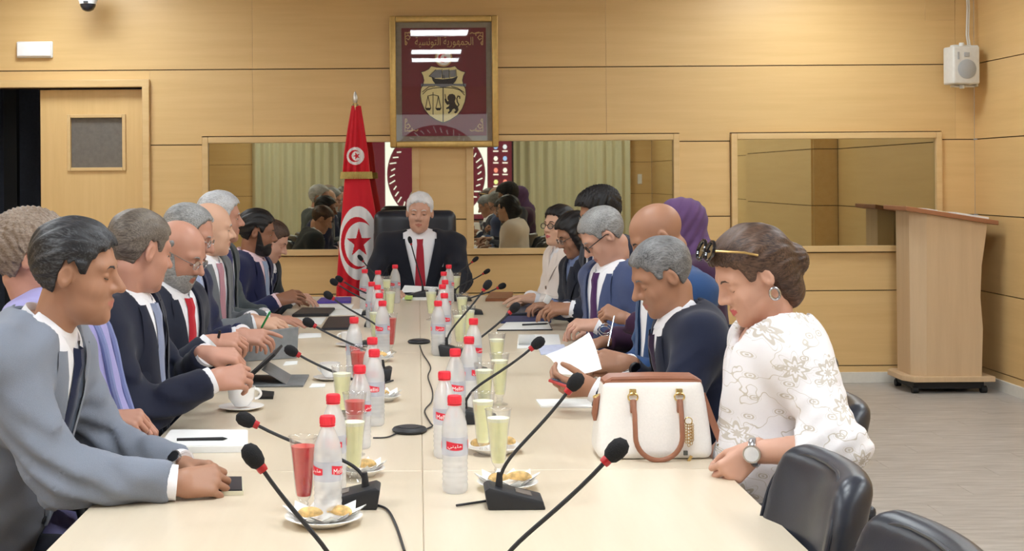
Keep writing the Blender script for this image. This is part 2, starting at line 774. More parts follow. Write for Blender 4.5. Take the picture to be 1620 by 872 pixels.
# door: frame, leaf with a small window, dark corridor behind the open side
fr = MB()
fr.box(((XL + DX1 + 0.05) / 2, YB - 0.012, DZ + 0.025), (DX1 + 0.05 - XL, 0.06, 0.05))
fr.box((DX1 + 0.024, YB - 0.012, DZ / 2), (0.048, 0.06, DZ))
fr.box((DX0 - 0.02, YB - 0.012, DZ / 2), (0.04, 0.06, DZ))
struct('trim_1', fr, M_TRIM, bevel=0.004)
door = thing('door_1', None, None, (0, 0, 0))
door['kind'] = 'structure'
lx0, lx1 = -2.625, -1.905
wx0, wx1, wz0, wz1 = W(108, 0, YB).x, W(190, 0, YB).x, W(148, 265, YB).z, W(148, 186, YB).z
lf = MB()
yd0, yd1 = YB + 0.045, YB + 0.088
for x0, x1, z0, z1 in ((lx0, wx0, 0.008, DZ - 0.012), (wx1, lx1, 0.008, DZ - 0.012), (wx0, wx1, 0.008, wz0), (wx0, wx1, wz1, DZ - 0.012)):
    lf.box(((x0 + x1) / 2, (yd0 + yd1) / 2, (z0 + z1) / 2), (x1 - x0, yd1 - yd0, z1 - z0))
lf.build('door_leaf', M_PANEL_V, door)
fr = MB()
b = 0.024
for x0, x1, z0, z1 in ((wx0 - b, wx0, wz0 - b, wz1 + b), (wx1, wx1 + b, wz0 - b, wz1 + b), (wx0, wx1, wz0 - b, wz0), (wx0, wx1, wz1, wz1 + b)):
    fr.box(((x0 + x1) / 2, yd0 - 0.006, (z0 + z1) / 2), (x1 - x0, 0.02, z1 - z0))
fr.build('window_frame', M_TRIM, door, bevel=0.004)
MB().box(((wx0 + wx1) / 2, yd0 + 0.02, (wz0 + wz1) / 2), (wx1 - wx0, 0.006, wz1 - wz0)).build('pane', plain('door_pane_grey', srgb(112, 108, 104), 0.25), door)
cw = MB()
cw.box(((DX0 + DX1) / 2, 11.3, 1.3), (2.2, 0.1, 2.8)).box((DX0 - 0.4, 10.3, 1.3), (0.1, 2.1, 2.8)).box((DX1 + 0.3, 10.3, 1.3), (0.1, 2.1, 2.8))
cw.box(((DX0 + DX1) / 2, 10.3, 2.6), (2.2, 2.1, 0.1))
struct('wall_corridor', cw, M_DARK)
t_ = thing('corridor_fill_light', 'added unseen fill lamp brightening the corridor beyond the door', 'ceiling light', (-2.7, 10.0, 2.55))  # fill lamp added above the line of sight, to lighten the corridor
MB().box((0, 0, -0.012), (0.40, 0.14, 0.024)).build('housing', M_LFRAME, t_, bevel=0.004)
MB().box((0, 0, -0.028), (0.36, 0.10, 0.010)).build('diffuser', emit('corridor_fill_glow', (1, 0.98, 0.95, 1), 5.0), t_)
for i, x in enumerate((-3.12, -2.86, -2.7)):
    struct('trim_%d' % (5 + i), MB().box((x, 10.2, 1.25), (0.07 if i else 0.10, 0.07, 2.5)), M_BLACK)

# mirror windows
def mirror_mat():
    t = NT('tinted_mirror_glass')
    gl = t.n('ShaderNodeBsdfGlossy')
    gl.inputs['Color'].default_value = (0.56, 0.54, 0.42, 1)
    gl.inputs['Roughness'].default_value = 0.012
    df = t.n('ShaderNodeBsdfDiffuse')
    df.inputs['Color'].default_value = (0.05, 0.05, 0.045, 1)
    mx = t.n('ShaderNodeMixShader')
    mx.inputs[0].default_value = 0.9
    t.l(df.outputs[0], mx.inputs[1])
    t.l(gl.outputs[0], mx.inputs[2])
    t.l(mx.outputs[0], t.out.inputs['Surface'])
    return t.m


M_MIRROR = mirror_mat()


def frame_bars(x0, x1, z0, z1, w, y0, y1, wtop=None):
    wt = wtop or w
    m = MB()
    for a, b_, c, d in ((x0, x0 + w, z0, z1), (x1 - w, x1, z0, z1), (x0 + w, x1 - w, z0, z0 + w), (x0 + w, x1 - w, z1 - wt, z1)):
        m.box(((a + b_) / 2, (y0 + y1) / 2, (c + d) / 2), (b_ - a, y1 - y0, d - c))
    return m


def mirror_window(n, x0, x1, splits=()):
    w = thing('window_%d' % n, None, None)
    w['kind'] = 'structure'
    frame_bars(x0 + 0.004, x1 - 0.004, ZBm + 0.004, ZT - 0.004, 0.042, YB - 0.03, YB + 0.018).build('window_frame', M_TRIM, w, bevel=0.005)
    xs = [x0 + 0.045] + [v for s in splits for v in s] + [x1 - 0.045]
    for a, b_ in zip(xs[0::2], xs[1::2]):
        MB().box(((a + b_) / 2, YB + 0.004, (ZBm + ZT) / 2), (b_ - a, 0.008, ZT - ZBm - 0.08)).build('pane', M_MIRROR, w)
    return w


PL, PR = W(652, 300, YB).x, W(749, 300, YB).x
mw = mirror_window(1, ML, MR, [(PL, PR)])
mirror_window(2, RL, RR)
# post between the two mirror panes
for a, b_ in ((PL, PL + 0.05), (PR - 0.05, PR)):
    MB().box(((a + b_) / 2, YB - 0.008, (ZBm + ZT) / 2), (b_ - a, 0.04, ZT - ZBm - 0.085)).build('mullion', M_TRIM, mw, bevel=0.004)
for a, b_ in ((ZBm + 0.045, 1.15), (1.158, ZT - 0.045)):
    MB().box(((PL + PR) / 2, YB - 0.002, (a + b_) / 2), (PR - PL - 0.10, 0.03, b_ - a)).build('post_panel', M_PANEL, mw)

# right wall, with a deep pilaster nearer the camera
def panel_rows(wall, boxes, mat):
    for c, s in boxes:
        MB().box(c, s).build('panel', mat, wall)


wr = MB().box((XR + 0.07, (YB + YR) / 2, ZC / 2), (0.1, YB - YR, ZC))
wr.box((XR - 0.11, 4.97, ZC / 2), (0.22, 2.42, ZC))
wall_right = struct('wall_right', wr, M_GAP)
rows = [(0.0, SE[1])] + list(zip(SE[1:-1], SE[2:]))
M_PANEL_Y = wood('veneer_maple_right', srgb(226, 191, 134), srgb(208, 170, 112), (9, 0.5, 9), 0.36, 0.05)
bx = []
for z0, z1 in rows:
    for y0, y1 in ((6.21, YB), (YR, 3.72)):
        n = 1 if y0 > 0 else 3
        for k in range(n):
            a, b_ = y0 + (y1 - y0) * k / n, y0 + (y1 - y0) * (k + 1) / n
            bx.append(((XR + 0.01, (a + b_) / 2, (z0 + z1) / 2), (0.02, b_ - a - 2 * G, z1 - z0 - 2 * G)))
    bx.append(((XR - 0.23, 4.97, (z0 + z1) / 2), (0.02, 2.42, z1 - z0 - 2 * G)))
    bx.append(((XR - 0.11, 6.19, (z0 + z1) / 2), (0.22, 0.02, z1 - z0 - 2 * G)))
panel_rows(wall_right, bx, M_PANEL_Y)
struct('baseboard_right', MB().box((XR - 0.008, (6.2 + YB) / 2, 0.0375), (0.016, YB - 6.2, 0.075)), M_BASE, bevel=0.003)

wall_left = struct('wall_left', MB().box((XL - 0.07, (YB + YR) / 2, ZC / 2), (0.1, YB - YR, ZC)), M_GAP)
panel_rows(wall_left, [((XL - 0.01, YR + (YB - YR) * (k + 0.5) / 4, (z0 + z1) / 2), (0.02, (YB - YR) / 4 - 2 * G, z1 - z0 - 2 * G)) for z0, z1 in rows for k in range(4)], M_PANEL_Y)
wall_rear = struct('wall_rear', MB().box(((XL + XR) / 2, YR - 0.07, ZC / 2), (XR - XL, 0.1, ZC)), M_GAP)
panel_rows(wall_rear, [((XL + (XR - XL) * (k + 0.5) / 4, YR - 0.01, (z0 + z1) / 2), ((XR - XL) / 4 - 2 * G, 0.02, z1 - z0 - 2 * G)) for z0, z1 in rows for k in range(4)], M_PANEL)

# curtains and projection screen on the wall behind the camera (seen in the mirrors)
M_CURT = fabric('curtain_pale_olive', srgb(224, 220, 190), var=0.05)


def curtain(x0, x1, label):
    n = int((x1 - x0) / 0.02)
    vs, fs = [], []
    for i in range(n + 1):
        x = x0 + (x1 - x0) * i / n
        yy = YR + 0.14 + 0.035 * math.sin(x * 42) + 0.02 * math.sin(x * 17 + 1)
        vs += [(x, yy, 0.03), (x, yy, ZC - 0.12), (x, yy - 0.006, ZC - 0.12), (x, yy - 0.006, 0.03)]
    for i in range(n):
        for j in range(4):
            fs.append((i * 4 + j, i * 4 + (j + 1) % 4, i * 4 + 4 + (j + 1) % 4, i * 4 + 4 + j))
    fs += [(0, 1, 2, 3), (n * 4 + 3, n * 4 + 2, n * 4 + 1, n * 4)]
    o = MB().add(vs, fs).build('curtain', M_CURT, smooth=True, angle=50)
    tagit(o, label, 'curtain', 'curtains reflected in the mirror window')


curtain(-2.72, -0.98, 'pale olive curtain reflected left of the flag')
curtain(1.56, 3.48, 'pale olive curtain reflected right of the screen icons')
sc_ = thing('projection_screen', 'maroon desktop on a projection screen, reflected behind the chairman', 'screen', (0, YR + 0.30, 0))
ys = 0.0
MB().box((0.34, -0.02, 1.62), (2.44, 0.03, 1.75)).build('screen_frame', M_BLACK, sc_)
M_S_MAROON = emit('screen_maroon', (0.10, 0.010, 0.024, 1), 1.2)
M_S_WHITE = emit('screen_white', (0.72, 0.80, 0.82, 1), 1.5)
MB().box((0.34, 0.0, 1.62), (2.38, 0.012, 1.70)).build('desktop', M_S_MAROON, sc_)
MB().box((0.30, 0.008, 1.66), (1.66, 0.006, 1.62)).build('picture', M_S_WHITE, sc_)
circ = [(0.30 + 0.80 * math.cos(a), 1.50 + 0.80 * math.sin(a)) for a in np.linspace(0, 2 * PI, 61)[:-1]]
MB().prism(circ, 0.011, 0.015).build('round_emblem', M_S_MAROON, sc_)
dm = MB()
for i in range(44):
    a = 2 * PI * i / 44
    c, s_ = math.cos(a), math.sin(a)
    dm.stroke([(0.30 + 0.68 * c, 1.50 + 0.68 * s_), (0.30 + (0.73 + 0.02 * (i % 3)) * math.cos(a + 0.05), 1.50 + (0.73 + 0.02 * (i % 3)) * math.sin(a + 0.05))], 0.018, 0.016, 0.018)
dm.build('ring_lettering', M_S_WHITE, sc_)
icol = [emit('icon_%d' % i, c, 1.2) for i, c in enumerate([(0.7, 0.8, 1, 1), (0.9, 0.3, 0.25, 1), (0.3, 0.5, 0.95, 1), (0.8, 0.9, 0.4, 1), (0.95, 0.95, 0.98, 1)])]
for i in range(6):
    for j in range(2):
        z = 2.13 - i * 0.19
        x = 1.27 + j * 0.15
        MB().prism([(x + 0.036 * math.cos(a), z + 0.042 * math.sin(a)) for a in np.linspace(0, 2 * PI, 7)[:-1]], 0.008, 0.013).build('desktop_icon', icol[(i * 2 + j * 3) % 5], sc_)
        MB().box((x, 0.010, z - 0.07), (0.085, 0.005, 0.02)).build('icon_caption', icol[4], sc_)

# small fittings on the wood: switch behind the camera, hatch above the loudspeaker
t_ = thing('light_switch', 'small white switch reflected at the right end of the mirror', 'switch', (3.66, YR, 1.40))
MB().box((0, 0.008, 0), (0.07, 0.016, 0.16)).build('plate', M_LFRAME, t_, bevel=0.004)
MB().box((0, 0.018, 0), (0.035, 0.008, 0.07)).build('rocker', M_LFRAME, t_, bevel=0.002)
hx0, hx1, hz0 = W(1463, 30, YB).x, W(1510, 30, YB).x, W(1487, 32, YB).z
MB().box(((hx0 + hx1) / 2, YB - 0.002, hz0 + 0.09), (hx1 - hx0, 0.006, 0.18)).build('access_hatch', M_PANEL, wall_back)

# wall fittings: emergency light, camera, loudspeaker
p = W(56, 79, YB)
t_ = thing('emergency_light', 'white oblong emergency light above the door', 'light', (p.x, YB, p.z))
MB().box((0, -0.012, 0), (0.25, 0.024, 0.115)).build('housing', plain('plastic_white', srgb(238, 238, 238), 0.4, noise=0.01), t_, bevel=0.01, smooth=True)
MB().box((0, -0.034, 0), (0.236, 0.026, 0.10)).build('cover', plain('plastic_bright', srgb(248, 248, 250), 0.3, noise=0.01), t_, bevel=0.012, seg=3, smooth=True)
p = W(139, 2, 8.9)
t_ = thing('dome_camera', 'small white dome camera hanging at the top left', 'camera', (p.x, 8.9, p.z))
MB().lathe([(0.075, 0.10), (0.075, 0.03), (0.06, 0.0), (0.055, -0.02)], 24).build('housing', plain('camera_white', srgb(226, 226, 228), 0.4, noise=0.02), t_, smooth=True)
MB().lathe([(0.054, -0.015), (0.05, -0.035), (0.036, -0.058), (0.015, -0.068), (1e-6, -0.07)], 24).build('dome', plain('camera_dome', srgb(40, 40, 46), 0.1), t_, smooth=True)
MB().tube([(0, 0, 0.10), (0, 0, ZC - p.z)], 0.02, 12).build('stem', plain('camera_white', srgb(226, 226, 228)), t_)
MB().box((0, -0.058, -0.012), (0.03, 0.012, 0.012)).build('badge', M_BLACK, t_)

M_SPK = plain('speaker_white', srgb(222, 222, 218), 0.5, noise=0.02)
M_GRILL = plain('speaker_grille', srgb(176, 180, 184), 0.6, nscale=400, bump=0.3)
p = W(1521, 104, 9.0)
t_ = thing('loudspeaker', 'white wall loudspeaker in the upper right corner', 'loudspeaker', (p.x, 9.0, p.z), 0.12)
MB().box((0, 0, 0), (0.19, 0.14, 0.255)).build('cabinet', M_SPK, t_, bevel=0.015, seg=3, smooth=True)
Rx = Matrix.Rotation(PI / 2, 3, 'X')
MB().lathe([(0.064, 0.0), (0.066, 0.005), (0.060, 0.008), (1e-6, 0.010)], 28, (0, -0.068, -0.028), Rx).build('woofer_grille', M_GRILL, t_, smooth=True)
MB().box((0, -0.071, 0.070), (0.036, 0.008, 0.030)).build('tweeter', M_GRILL, t_, bevel=0.003)
MB().box((-0.06, -0.071, 0.062), (0.012, 0.006, 0.05)).build('badge', M_GRILL, t_)
br = MB().box((0.0, 0.03, 0.137), (0.10, 0.05, 0.012)).box((0.0, 0.03, -0.137), (0.10, 0.05, 0.012)).box((0.115, 0.05, 0), (0.012, 0.10, 0.28))
br.box((0.06, 0.05, 0.137), (0.12, 0.05, 0.01)).box((0.06, 0.05, -0.137), (0.12, 0.05, 0.01))
br.build('bracket', M_SPK, t_)
for s in (-1, 1):
    MB().lathe([(0.016, -0.012), (0.018, 0), (0.016, 0.012)], 14, (0, -0.005, s * 0.143)).build('mounting_knob', M_SPK, t_, smooth=True)
cab = [(0.085, 0.06, 0.13), (0.08, 0.075, 0.22), (0.09, 0.08, 0.40), (0.085, 0.09, ZC - p.z)]
MB().tube(cab, 0.006, 8).build('cable', M_SPK, t_, smooth=True)
MB().tube([(x + 0.014, y_, z) for x, y_, z in cab], 0.005, 8).build('cable', M_SPK, t_, smooth=True)

# ---------------------------------------------------------------- framed coat of arms
D_E = YB - 0.05
ec = W(702, 130, D_E)
E0 = thing('framed_emblem', 'gold-framed maroon coat of arms with scales, ship and lion', 'picture', (ec.x, D_E, ec.z))


def ez(x, y):
    q = W(600 + x / 3.633, 10 + y / 3.633, D_E)
    return (q.x - ec.x, q.z - ec.z)


M_GOLD = plain('frame_gold', srgb(206, 172, 104), 0.32, metal=0.55, noise=0.05)
M_GOLDP = plain('print_gold', srgb(206, 172, 116), 0.5)
M_MAT = plain('mount_grey', srgb(150, 144, 132), 0.6)
M_MAROON = plain('print_maroon', srgb(112, 14, 36), 0.5, noise=0.03)
M_CREAMP = plain('print_cream', srgb(238, 226, 166), 0.5, noise=0.02)
M_INK = plain('print_ink', srgb(26, 24, 30), 0.5)
M_GREYP = plain('print_grey', srgb(128, 132, 140), 0.5)
M_REDP = plain('print_red', srgb(200, 30, 44), 0.5, noise=0.02)
M_WHITEP = plain('print_white', srgb(236, 234, 230), 0.5, noise=0.01)
(x0, z1), (x1, z0) = ez(58, 58), ez(685, 808)
for k, (a, b_, c, d) in enumerate(((x0, x0 + 0.042, z0, z1), (x1 - 0.042, x1, z0, z1), (x0 + 0.042, x1 - 0.042, z0, z0 + 0.042), (x0 + 0.042, x1 - 0.042, z1 - 0.042, z1))):
    MB().box(((a + b_) / 2, -0.005, (c + d) / 2), (b_ - a, 0.05, d - c)).build('frame_bar', M_GOLD, E0, bevel=0.009, seg=3, smooth=True)
MB().box(((x0 + x1) / 2, 0.026, (z0 + z1) / 2), (x1 - x0 - 0.03, 0.03, z1 - z0 - 0.03)).build('mount', M_MAT, E0)
(mx0, mz1), (mx1, mz0) = ez(127, 125), ez(617, 743)
MB().box(((mx0 + mx1) / 2, 0.008, (mz0 + mz1) / 2), (mx1 - mx0, 0.006, mz1 - mz0)).build('maroon_field', M_MAROON, E0)


def ep(name, mat, pts, y0=0.003, y1=0.006):
    return MB().prism([ez(*q) for q in pts][::-1], y0, y1).build(name, mat, E0)


def es(name, mat, lines, w, y0=0.0005, y1=0.003):
    m = MB()
    for ln in lines:
        m.stroke([ez(*q) for q in ln], w / 3.633 * D_E / F, y0, y1)
    return m.build(name, mat, E0)


sh = [(240, 378), (262, 372), (285, 360), (298, 343), (330, 350), (367, 352), (405, 350), (436, 343), (450, 360), (472, 372), (495, 378), (484, 400), (478, 425), (484, 450), (496, 475), (499, 510), (492, 550), (476, 590), (450, 625), (410, 652), (367, 670), (325, 652), (285, 625), (258, 590), (242, 550), (236, 510), (239, 475), (251, 450), (257, 425), (251, 400)]
ep('shield', M_CREAMP, sh)
es('shield_outline', M_INK, [sh + [sh[0]]], 3.5)
es('partition_line', M_INK, [[(367, 470), (367, 668)]], 5)
ep('ribbon', M_GREYP, [(240, 445), (500, 445), (497, 462), (420, 455), (367, 468), (315, 455), (240, 462)], 0.0025, 0.0045)
es('ribbon_line', M_INK, [[(250, 505), (275, 480), (310, 470), (367, 466), (425, 470), (465, 482), (490, 510)], [(248, 492), (285, 462), (320, 458)], [(415, 460), (450, 470), (488, 495)]], 4)
ep('ship_hull', M_INK, [(300, 405), (318, 416), (365, 420), (420, 414), (452, 402), (440, 428), (425, 446), (322, 446), (308, 428)], -0.0005, 0.002)
ep('ship_sail', M_GREYP, [(288, 402), (322, 366), (352, 364), (360, 368), (357, 410), (320, 412)], 0.0015, 0.0028)
ep('ship_sail', M_GREYP, [(364, 366), (398, 364), (404, 410), (362, 414)], 0.0015, 0.0028)
ep('ship_sail', M_GREYP, [(402, 368), (438, 364), (440, 405), (408, 408)], 0.0015, 0.0028)
es('rigging', M_INK, [[(286, 402), (324, 364)], [(360, 362), (362, 415)], [(400, 362), (404, 412)], [(440, 362), (444, 404)], [(286, 402), (320, 414)], [(366, 395), (366, 412)], [(374, 398), (374, 416)]], 3, -0.001, 0.001)
es('scales', M_INK, [[(309, 495), (309, 622)], [(278, 516), (309, 508), (340, 516)], [(280, 516), (266, 585)], [(280, 516), (296, 585)], [(340, 516), (326, 585)], [(340, 516), (354, 585)]], 4)
for cx in (281, 340):
    ep('scale_pan', M_INK, [(cx - 18, 584), (cx + 18, 584), (cx + 10, 598), (cx - 10, 598)], 0.0005, 0.003)
ep('lion', M_INK, [(392, 520), (402, 506), (420, 503), (434, 510), (440, 528), (434, 545), (438, 560), (452, 578), (456, 596), (446, 612), (436, 616), (430, 608), (440, 598), (432, 588), (422, 592), (414, 606), (400, 618), (394, 610), (404, 600), (400, 588), (386, 592), (384, 584), (398, 576), (404, 564), (390, 566), (380, 552), (376, 532), (384, 530), (390, 546), (400, 544), (392, 534)], 0.0005, 0.003)
es('lion_tail', M_INK, [[(448, 580), (458, 566), (448, 548), (446, 530), (452, 516), (462, 518), (463, 530)]], 6)
es('lion_sword', M_INK, [[(378, 506), (386, 548)]], 4)
disc = lambda cx, cy, r, n=28: [(cx + r * math.cos(a), cy + r * math.sin(a)) for a in np.linspace(0, 2 * PI, n + 1)[:-1]]
ep('medallion', M_GOLDP, disc(370, 297, 50))
ep('medallion_disc', M_WHITEP, disc(370, 297, 42), 0.0015, 0.0035)


def crescent(cx, cy, r, r2, off, n=20):
    a0 = math.acos((r * r + off * off - r2 * r2) / (2 * r * off))
    b0 = math.acos((r2 * r2 + off * off - r * r) / (2 * r2 * off))
    o = [(cx + r * math.cos(a), cy + r * math.sin(a)) for a in np.linspace(a0, 2 * PI - a0, n)]
    e0 = PI - b0
    i = [(cx + off + r2 * math.cos(a), cy + r2 * math.sin(a)) for a in np.linspace(2 * PI - e0, e0, n)]
    return o + i[1:-1]


def star(cx, cy, r, rot=0.0):
    return [(cx + (r if k % 2 == 0 else r * 0.4) * math.cos(rot + k * PI / 5), cy + (r if k % 2 == 0 else r * 0.4) * math.sin(rot + k * PI / 5)) for k in range(10)]


ep('medallion_crescent', M_REDP, crescent(364, 297, 26, 21, 8), 0.0005, 0.0025)
ep('medallion_star', M_REDP, star(378, 297, 14, PI), 0.0005, 0.0025)
for sx in (1, -1):
    for sy in (1, -1):
        def mp(x, y):
            return (372 + sx * (x - 372), 434 + sy * (y - 434))
        es('corner_ornament', M_GOLDP, [[mp(148, 150), mp(150, 220)], [mp(148, 150), mp(200, 156)], [mp(150, 175), mp(165, 165), mp(178, 178), mp(168, 192), mp(156, 184)], [mp(160, 156), mp(172, 148), mp(190, 152), mp(188, 168)], [mp(152, 200), mp(160, 210), mp(154, 222)], [mp(200, 156), mp(212, 150), mp(222, 158)]], 5, 0.003, 0.005)


def text_verts(codes, width, height=None):
    c = bpy.data.curves.new('lettering', 'FONT')
    c.body = ''.join(chr(i) for i in codes)
    c.resolution_u = 2
    o = bpy.data.objects.new('lettering', c)
    COL.objects.link(o)
    bpy.context.view_layer.update()
    me = bpy.data.meshes.new_from_object(o.evaluated_get(bpy.context.evaluated_depsgraph_get()))
    bpy.data.objects.remove(o)
    vs = np.array([v.co[:] for v in me.vertices])
    lo, hi = vs.min(0), vs.max(0)
    k = width / (hi[0] - lo[0])
    vs = (vs - (lo + hi) / 2) * k
    if height:
        vs[:, 1] *= height / max((hi[1] - lo[1]) * k, 1e-9)
    fs = [tuple(p.vertices) for p in me.polygons]
    bpy.data.meshes.remove(me)
    return vs, fs


AR_REPUBLIC = [0xFE8D, 0xFEDF, 0xFEA0, 0xFEE4, 0xFEEC, 0xFEEE, 0xFEAD, 0xFEF3, 0xFE94, 0x20, 0xFE8D, 0xFEDF, 0xFE98, 0xFEEE, 0xFEE7, 0xFEB4, 0xFEF4, 0xFE94]
(tx0, tz), (tx1, _) = ez(205, 208), ez(540, 208)
tv, tf_ = text_verts(AR_REPUBLIC[::-1], tx1 - tx0, 0.075)
MB().add([(v[0] + (tx0 + tx1) / 2, 0.003, v[1] + tz) for v in tv], tf_).build('arabic_lettering', M_GOLDP, E0)
(gx0, gz1), (gx1, gz0) = ez(92, 88), ez(655, 778)
MB().box(((gx0 + gx1) / 2, -0.006, (gz0 + gz1) / 2), (gx1 - gx0, 0.003, gz1 - gz0)).build('glass', clear('picture_glass', (1, 1, 1, 1), 0.995, 0.01, 0.25), E0)

# ---------------------------------------------------------------- lectern
M_LECT = wood('lectern_beech', srgb(214, 186, 150), srgb(194, 164, 128), (8, 8, 0.5), 0.45, 0.02)
M_LTOP = wood('lectern_top', srgb(172, 118, 84), srgb(146, 96, 66), (0.8, 8, 8), 0.4, 0.02)
DL = 8.72
lb = W(1505, 606, DL)
LE = thing('lectern', 'beech lectern with sloping brown top in the right corner', 'lectern', (0, 0, 0))


def lx(px, py, d=DL):
    q = W(px, py, d)
    return (q.x, q.z)


zt = lambda px: W(px, 330 + (px - 1432) * 0.155, DL).z
side = [lx(1466, 600), lx(1553, 600), lx(1555, 520), lx(1551, 470), lx(1553, 420), lx(1558, 385), lx(1562, 352), lx(1466, 338)]
MB().prism(side[::-1] if False else side, DL, DL + 0.025).build('side_panel', M_LECT, LE)
MB().prism(side, DL + 0.33, DL + 0.355).build('side_panel', M_LECT, LE)
fx0, fz1 = lx(1443, 333)
fx1, _ = lx(1468, 340)
fz0 = lx(1455, 600)[1]
fp = MB().add([(lx(1466, 600)[0], DL, fz0), (lx(1446, 590)[0], DL + 0.06, fz0), (lx(1443, 340)[0], DL + 0.06, lx(1443, 334)[1]), (lx(1466, 340)[0], DL, lx(1466, 338)[1]),
               (lx(1466, 600)[0], DL + 0.36, fz0), (lx(1446, 590)[0], DL + 0.30, fz0), (lx(1443, 340)[0], DL + 0.30, lx(1443, 334)[1]), (lx(1466, 340)[0], DL + 0.36, lx(1466, 338)[1])],
              [(0, 1, 2, 3), (7, 6, 5, 4), (1, 5, 6, 2), (0, 3, 7, 4), (0, 4, 5, 1), (3, 2, 6, 7)])
fp.build('front_panel', M_LECT, LE)
tp = MB()
(ax, az), (bx_, bz) = lx(1431, 326), lx(1577, 349)
tp.add([(ax, DL - 0.03, az), (bx_, DL - 0.03, bz), (bx_, DL - 0.03, bz - 0.03), (ax, DL - 0.03, az - 0.03),
        (ax, DL + 0.40, az), (bx_, DL + 0.40, bz), (bx_, DL + 0.40, bz - 0.03), (ax, DL + 0.40, az - 0.03)],
       [(0, 3, 2, 1), (4, 5, 6, 7), (0, 1, 5, 4), (3, 7, 6, 2), (0, 4, 7, 3), (1, 2, 6, 5)])
tp.build('top_board', M_LTOP, LE, bevel=0.005)
(ax, az), (bx_, bz) = lx(1432, 596), lx(1572, 600)
MB().slab([(ax + 0.05, DL - 0.03), (bx_, DL - 0.03), (bx_, DL + 0.40), (ax + 0.05, DL + 0.40), (ax, DL + 0.33), (ax, DL + 0.06)], az - 0.035, az).build('base_board', M_LECT, LE, bevel=0.004)
for cx in (ax + 0.07, bx_ - 0.06):
    for cy in (DL + 0.02, DL + 0.33):
        MB().tube([(cx - 0.018, cy, 0.024), (cx + 0.018, cy, 0.024)], 0.024, 14).build('caster', M_BLACK, LE, smooth=True)
MB().box(((ax + bx_) / 2, DL + 0.18, (az - 0.035 + 0.03) / 2), (bx_ - ax - 0.12, 0.34, az - 0.035 - 0.03)).build('plinth', M_BLACK, LE)


def on_lectern(px, w, d0, d1, name, label, mat, th=0.006):
    q0, q1 = lx(px, 0), lx(px + w, 0)
    (ax_, az_), (bx2, bz2) = lx(1431, 326), lx(1577, 349)
    zz = lambda x: az_ + (bz2 - az_) * (x - ax_) / (bx2 - ax_) + 0.001
    vs = []
    for dz in (0, th):
        vs += [(q0[0], DL + d0, zz(q0[0]) + dz), (q1[0], DL + d0, zz(q1[0]) + dz), (q1[0], DL + d1, zz(q1[0]) + dz), (q0[0], DL + d1, zz(q0[0]) + dz)]
    o = MB().add(vs, [(0, 3, 2, 1), (4, 5, 6, 7), (0, 1, 5, 4), (1, 2, 6, 5), (2, 3, 7, 6), (3, 0, 4, 7)]).build(name, mat)
    tagit(o, label, 'paper')


M_PAPER = plain('paper_white', srgb(240, 240, 238), 0.7, noise=0.01)
on_lectern(1463, 18, 0.0, 0.22, 'paper', 'small white paper at the left end of the lectern top', M_PAPER)
on_lectern(1488, 12, 0.02, 0.12, 'paper', 'cream card in the middle of the lectern top', plain('card_cream', srgb(232, 224, 196), 0.6))
on_lectern(1510, 52, 0.0, 0.25, 'paper', 'long white sheet along the lower edge of the lectern top', M_PAPER, 0.012)

# ---------------------------------------------------------------- flag on its pole
DFg = 8.62
fb = W(562, 160, DFg)
FL = thing('flag', 'red flag with white disc, crescent and star draped on its pole', 'flag', (fb.x, DFg, 0))
M_FRED = fabric('flag_red', srgb(214, 28, 46), 0.55, 400, 0.08)
M_FWHITE = fabric('flag_white', srgb(238, 236, 238), 0.6, 400, 0.03)
M_FGOLD = fabric('fringe_gold', srgb(206, 182, 108), 0.6, 120, 0.15)
M_POLE = plain('pole_brass', srgb(190, 168, 120), 0.3, metal=0.7)
zt_ = W(562, 168, DFg).z
MB().tube([(0, 0, 0.03), (0, 0, zt_ + 0.02)], 0.014, 12).build('pole', M_POLE, FL, smooth=True)
MB().lathe([(0.012, 0), (0.022, 0.008), (0.010, 0.018), (0.016, 0.03), (0.018, 0.045), (0.008, 0.085), (1e-6, 0.10)], 14, (0, 0, zt_), None, 1, 0.5).build('spear_finial', plain('finial_silver', srgb(196, 190, 180), 0.3, metal=0.8), FL, smooth=True)
MB().lathe([(0.17, 0.0), (0.17, 0.02), (0.12, 0.035), (0.03, 0.05), (0.025, 0.12)], 28).build('foot', M_POLE, FL, smooth=True)


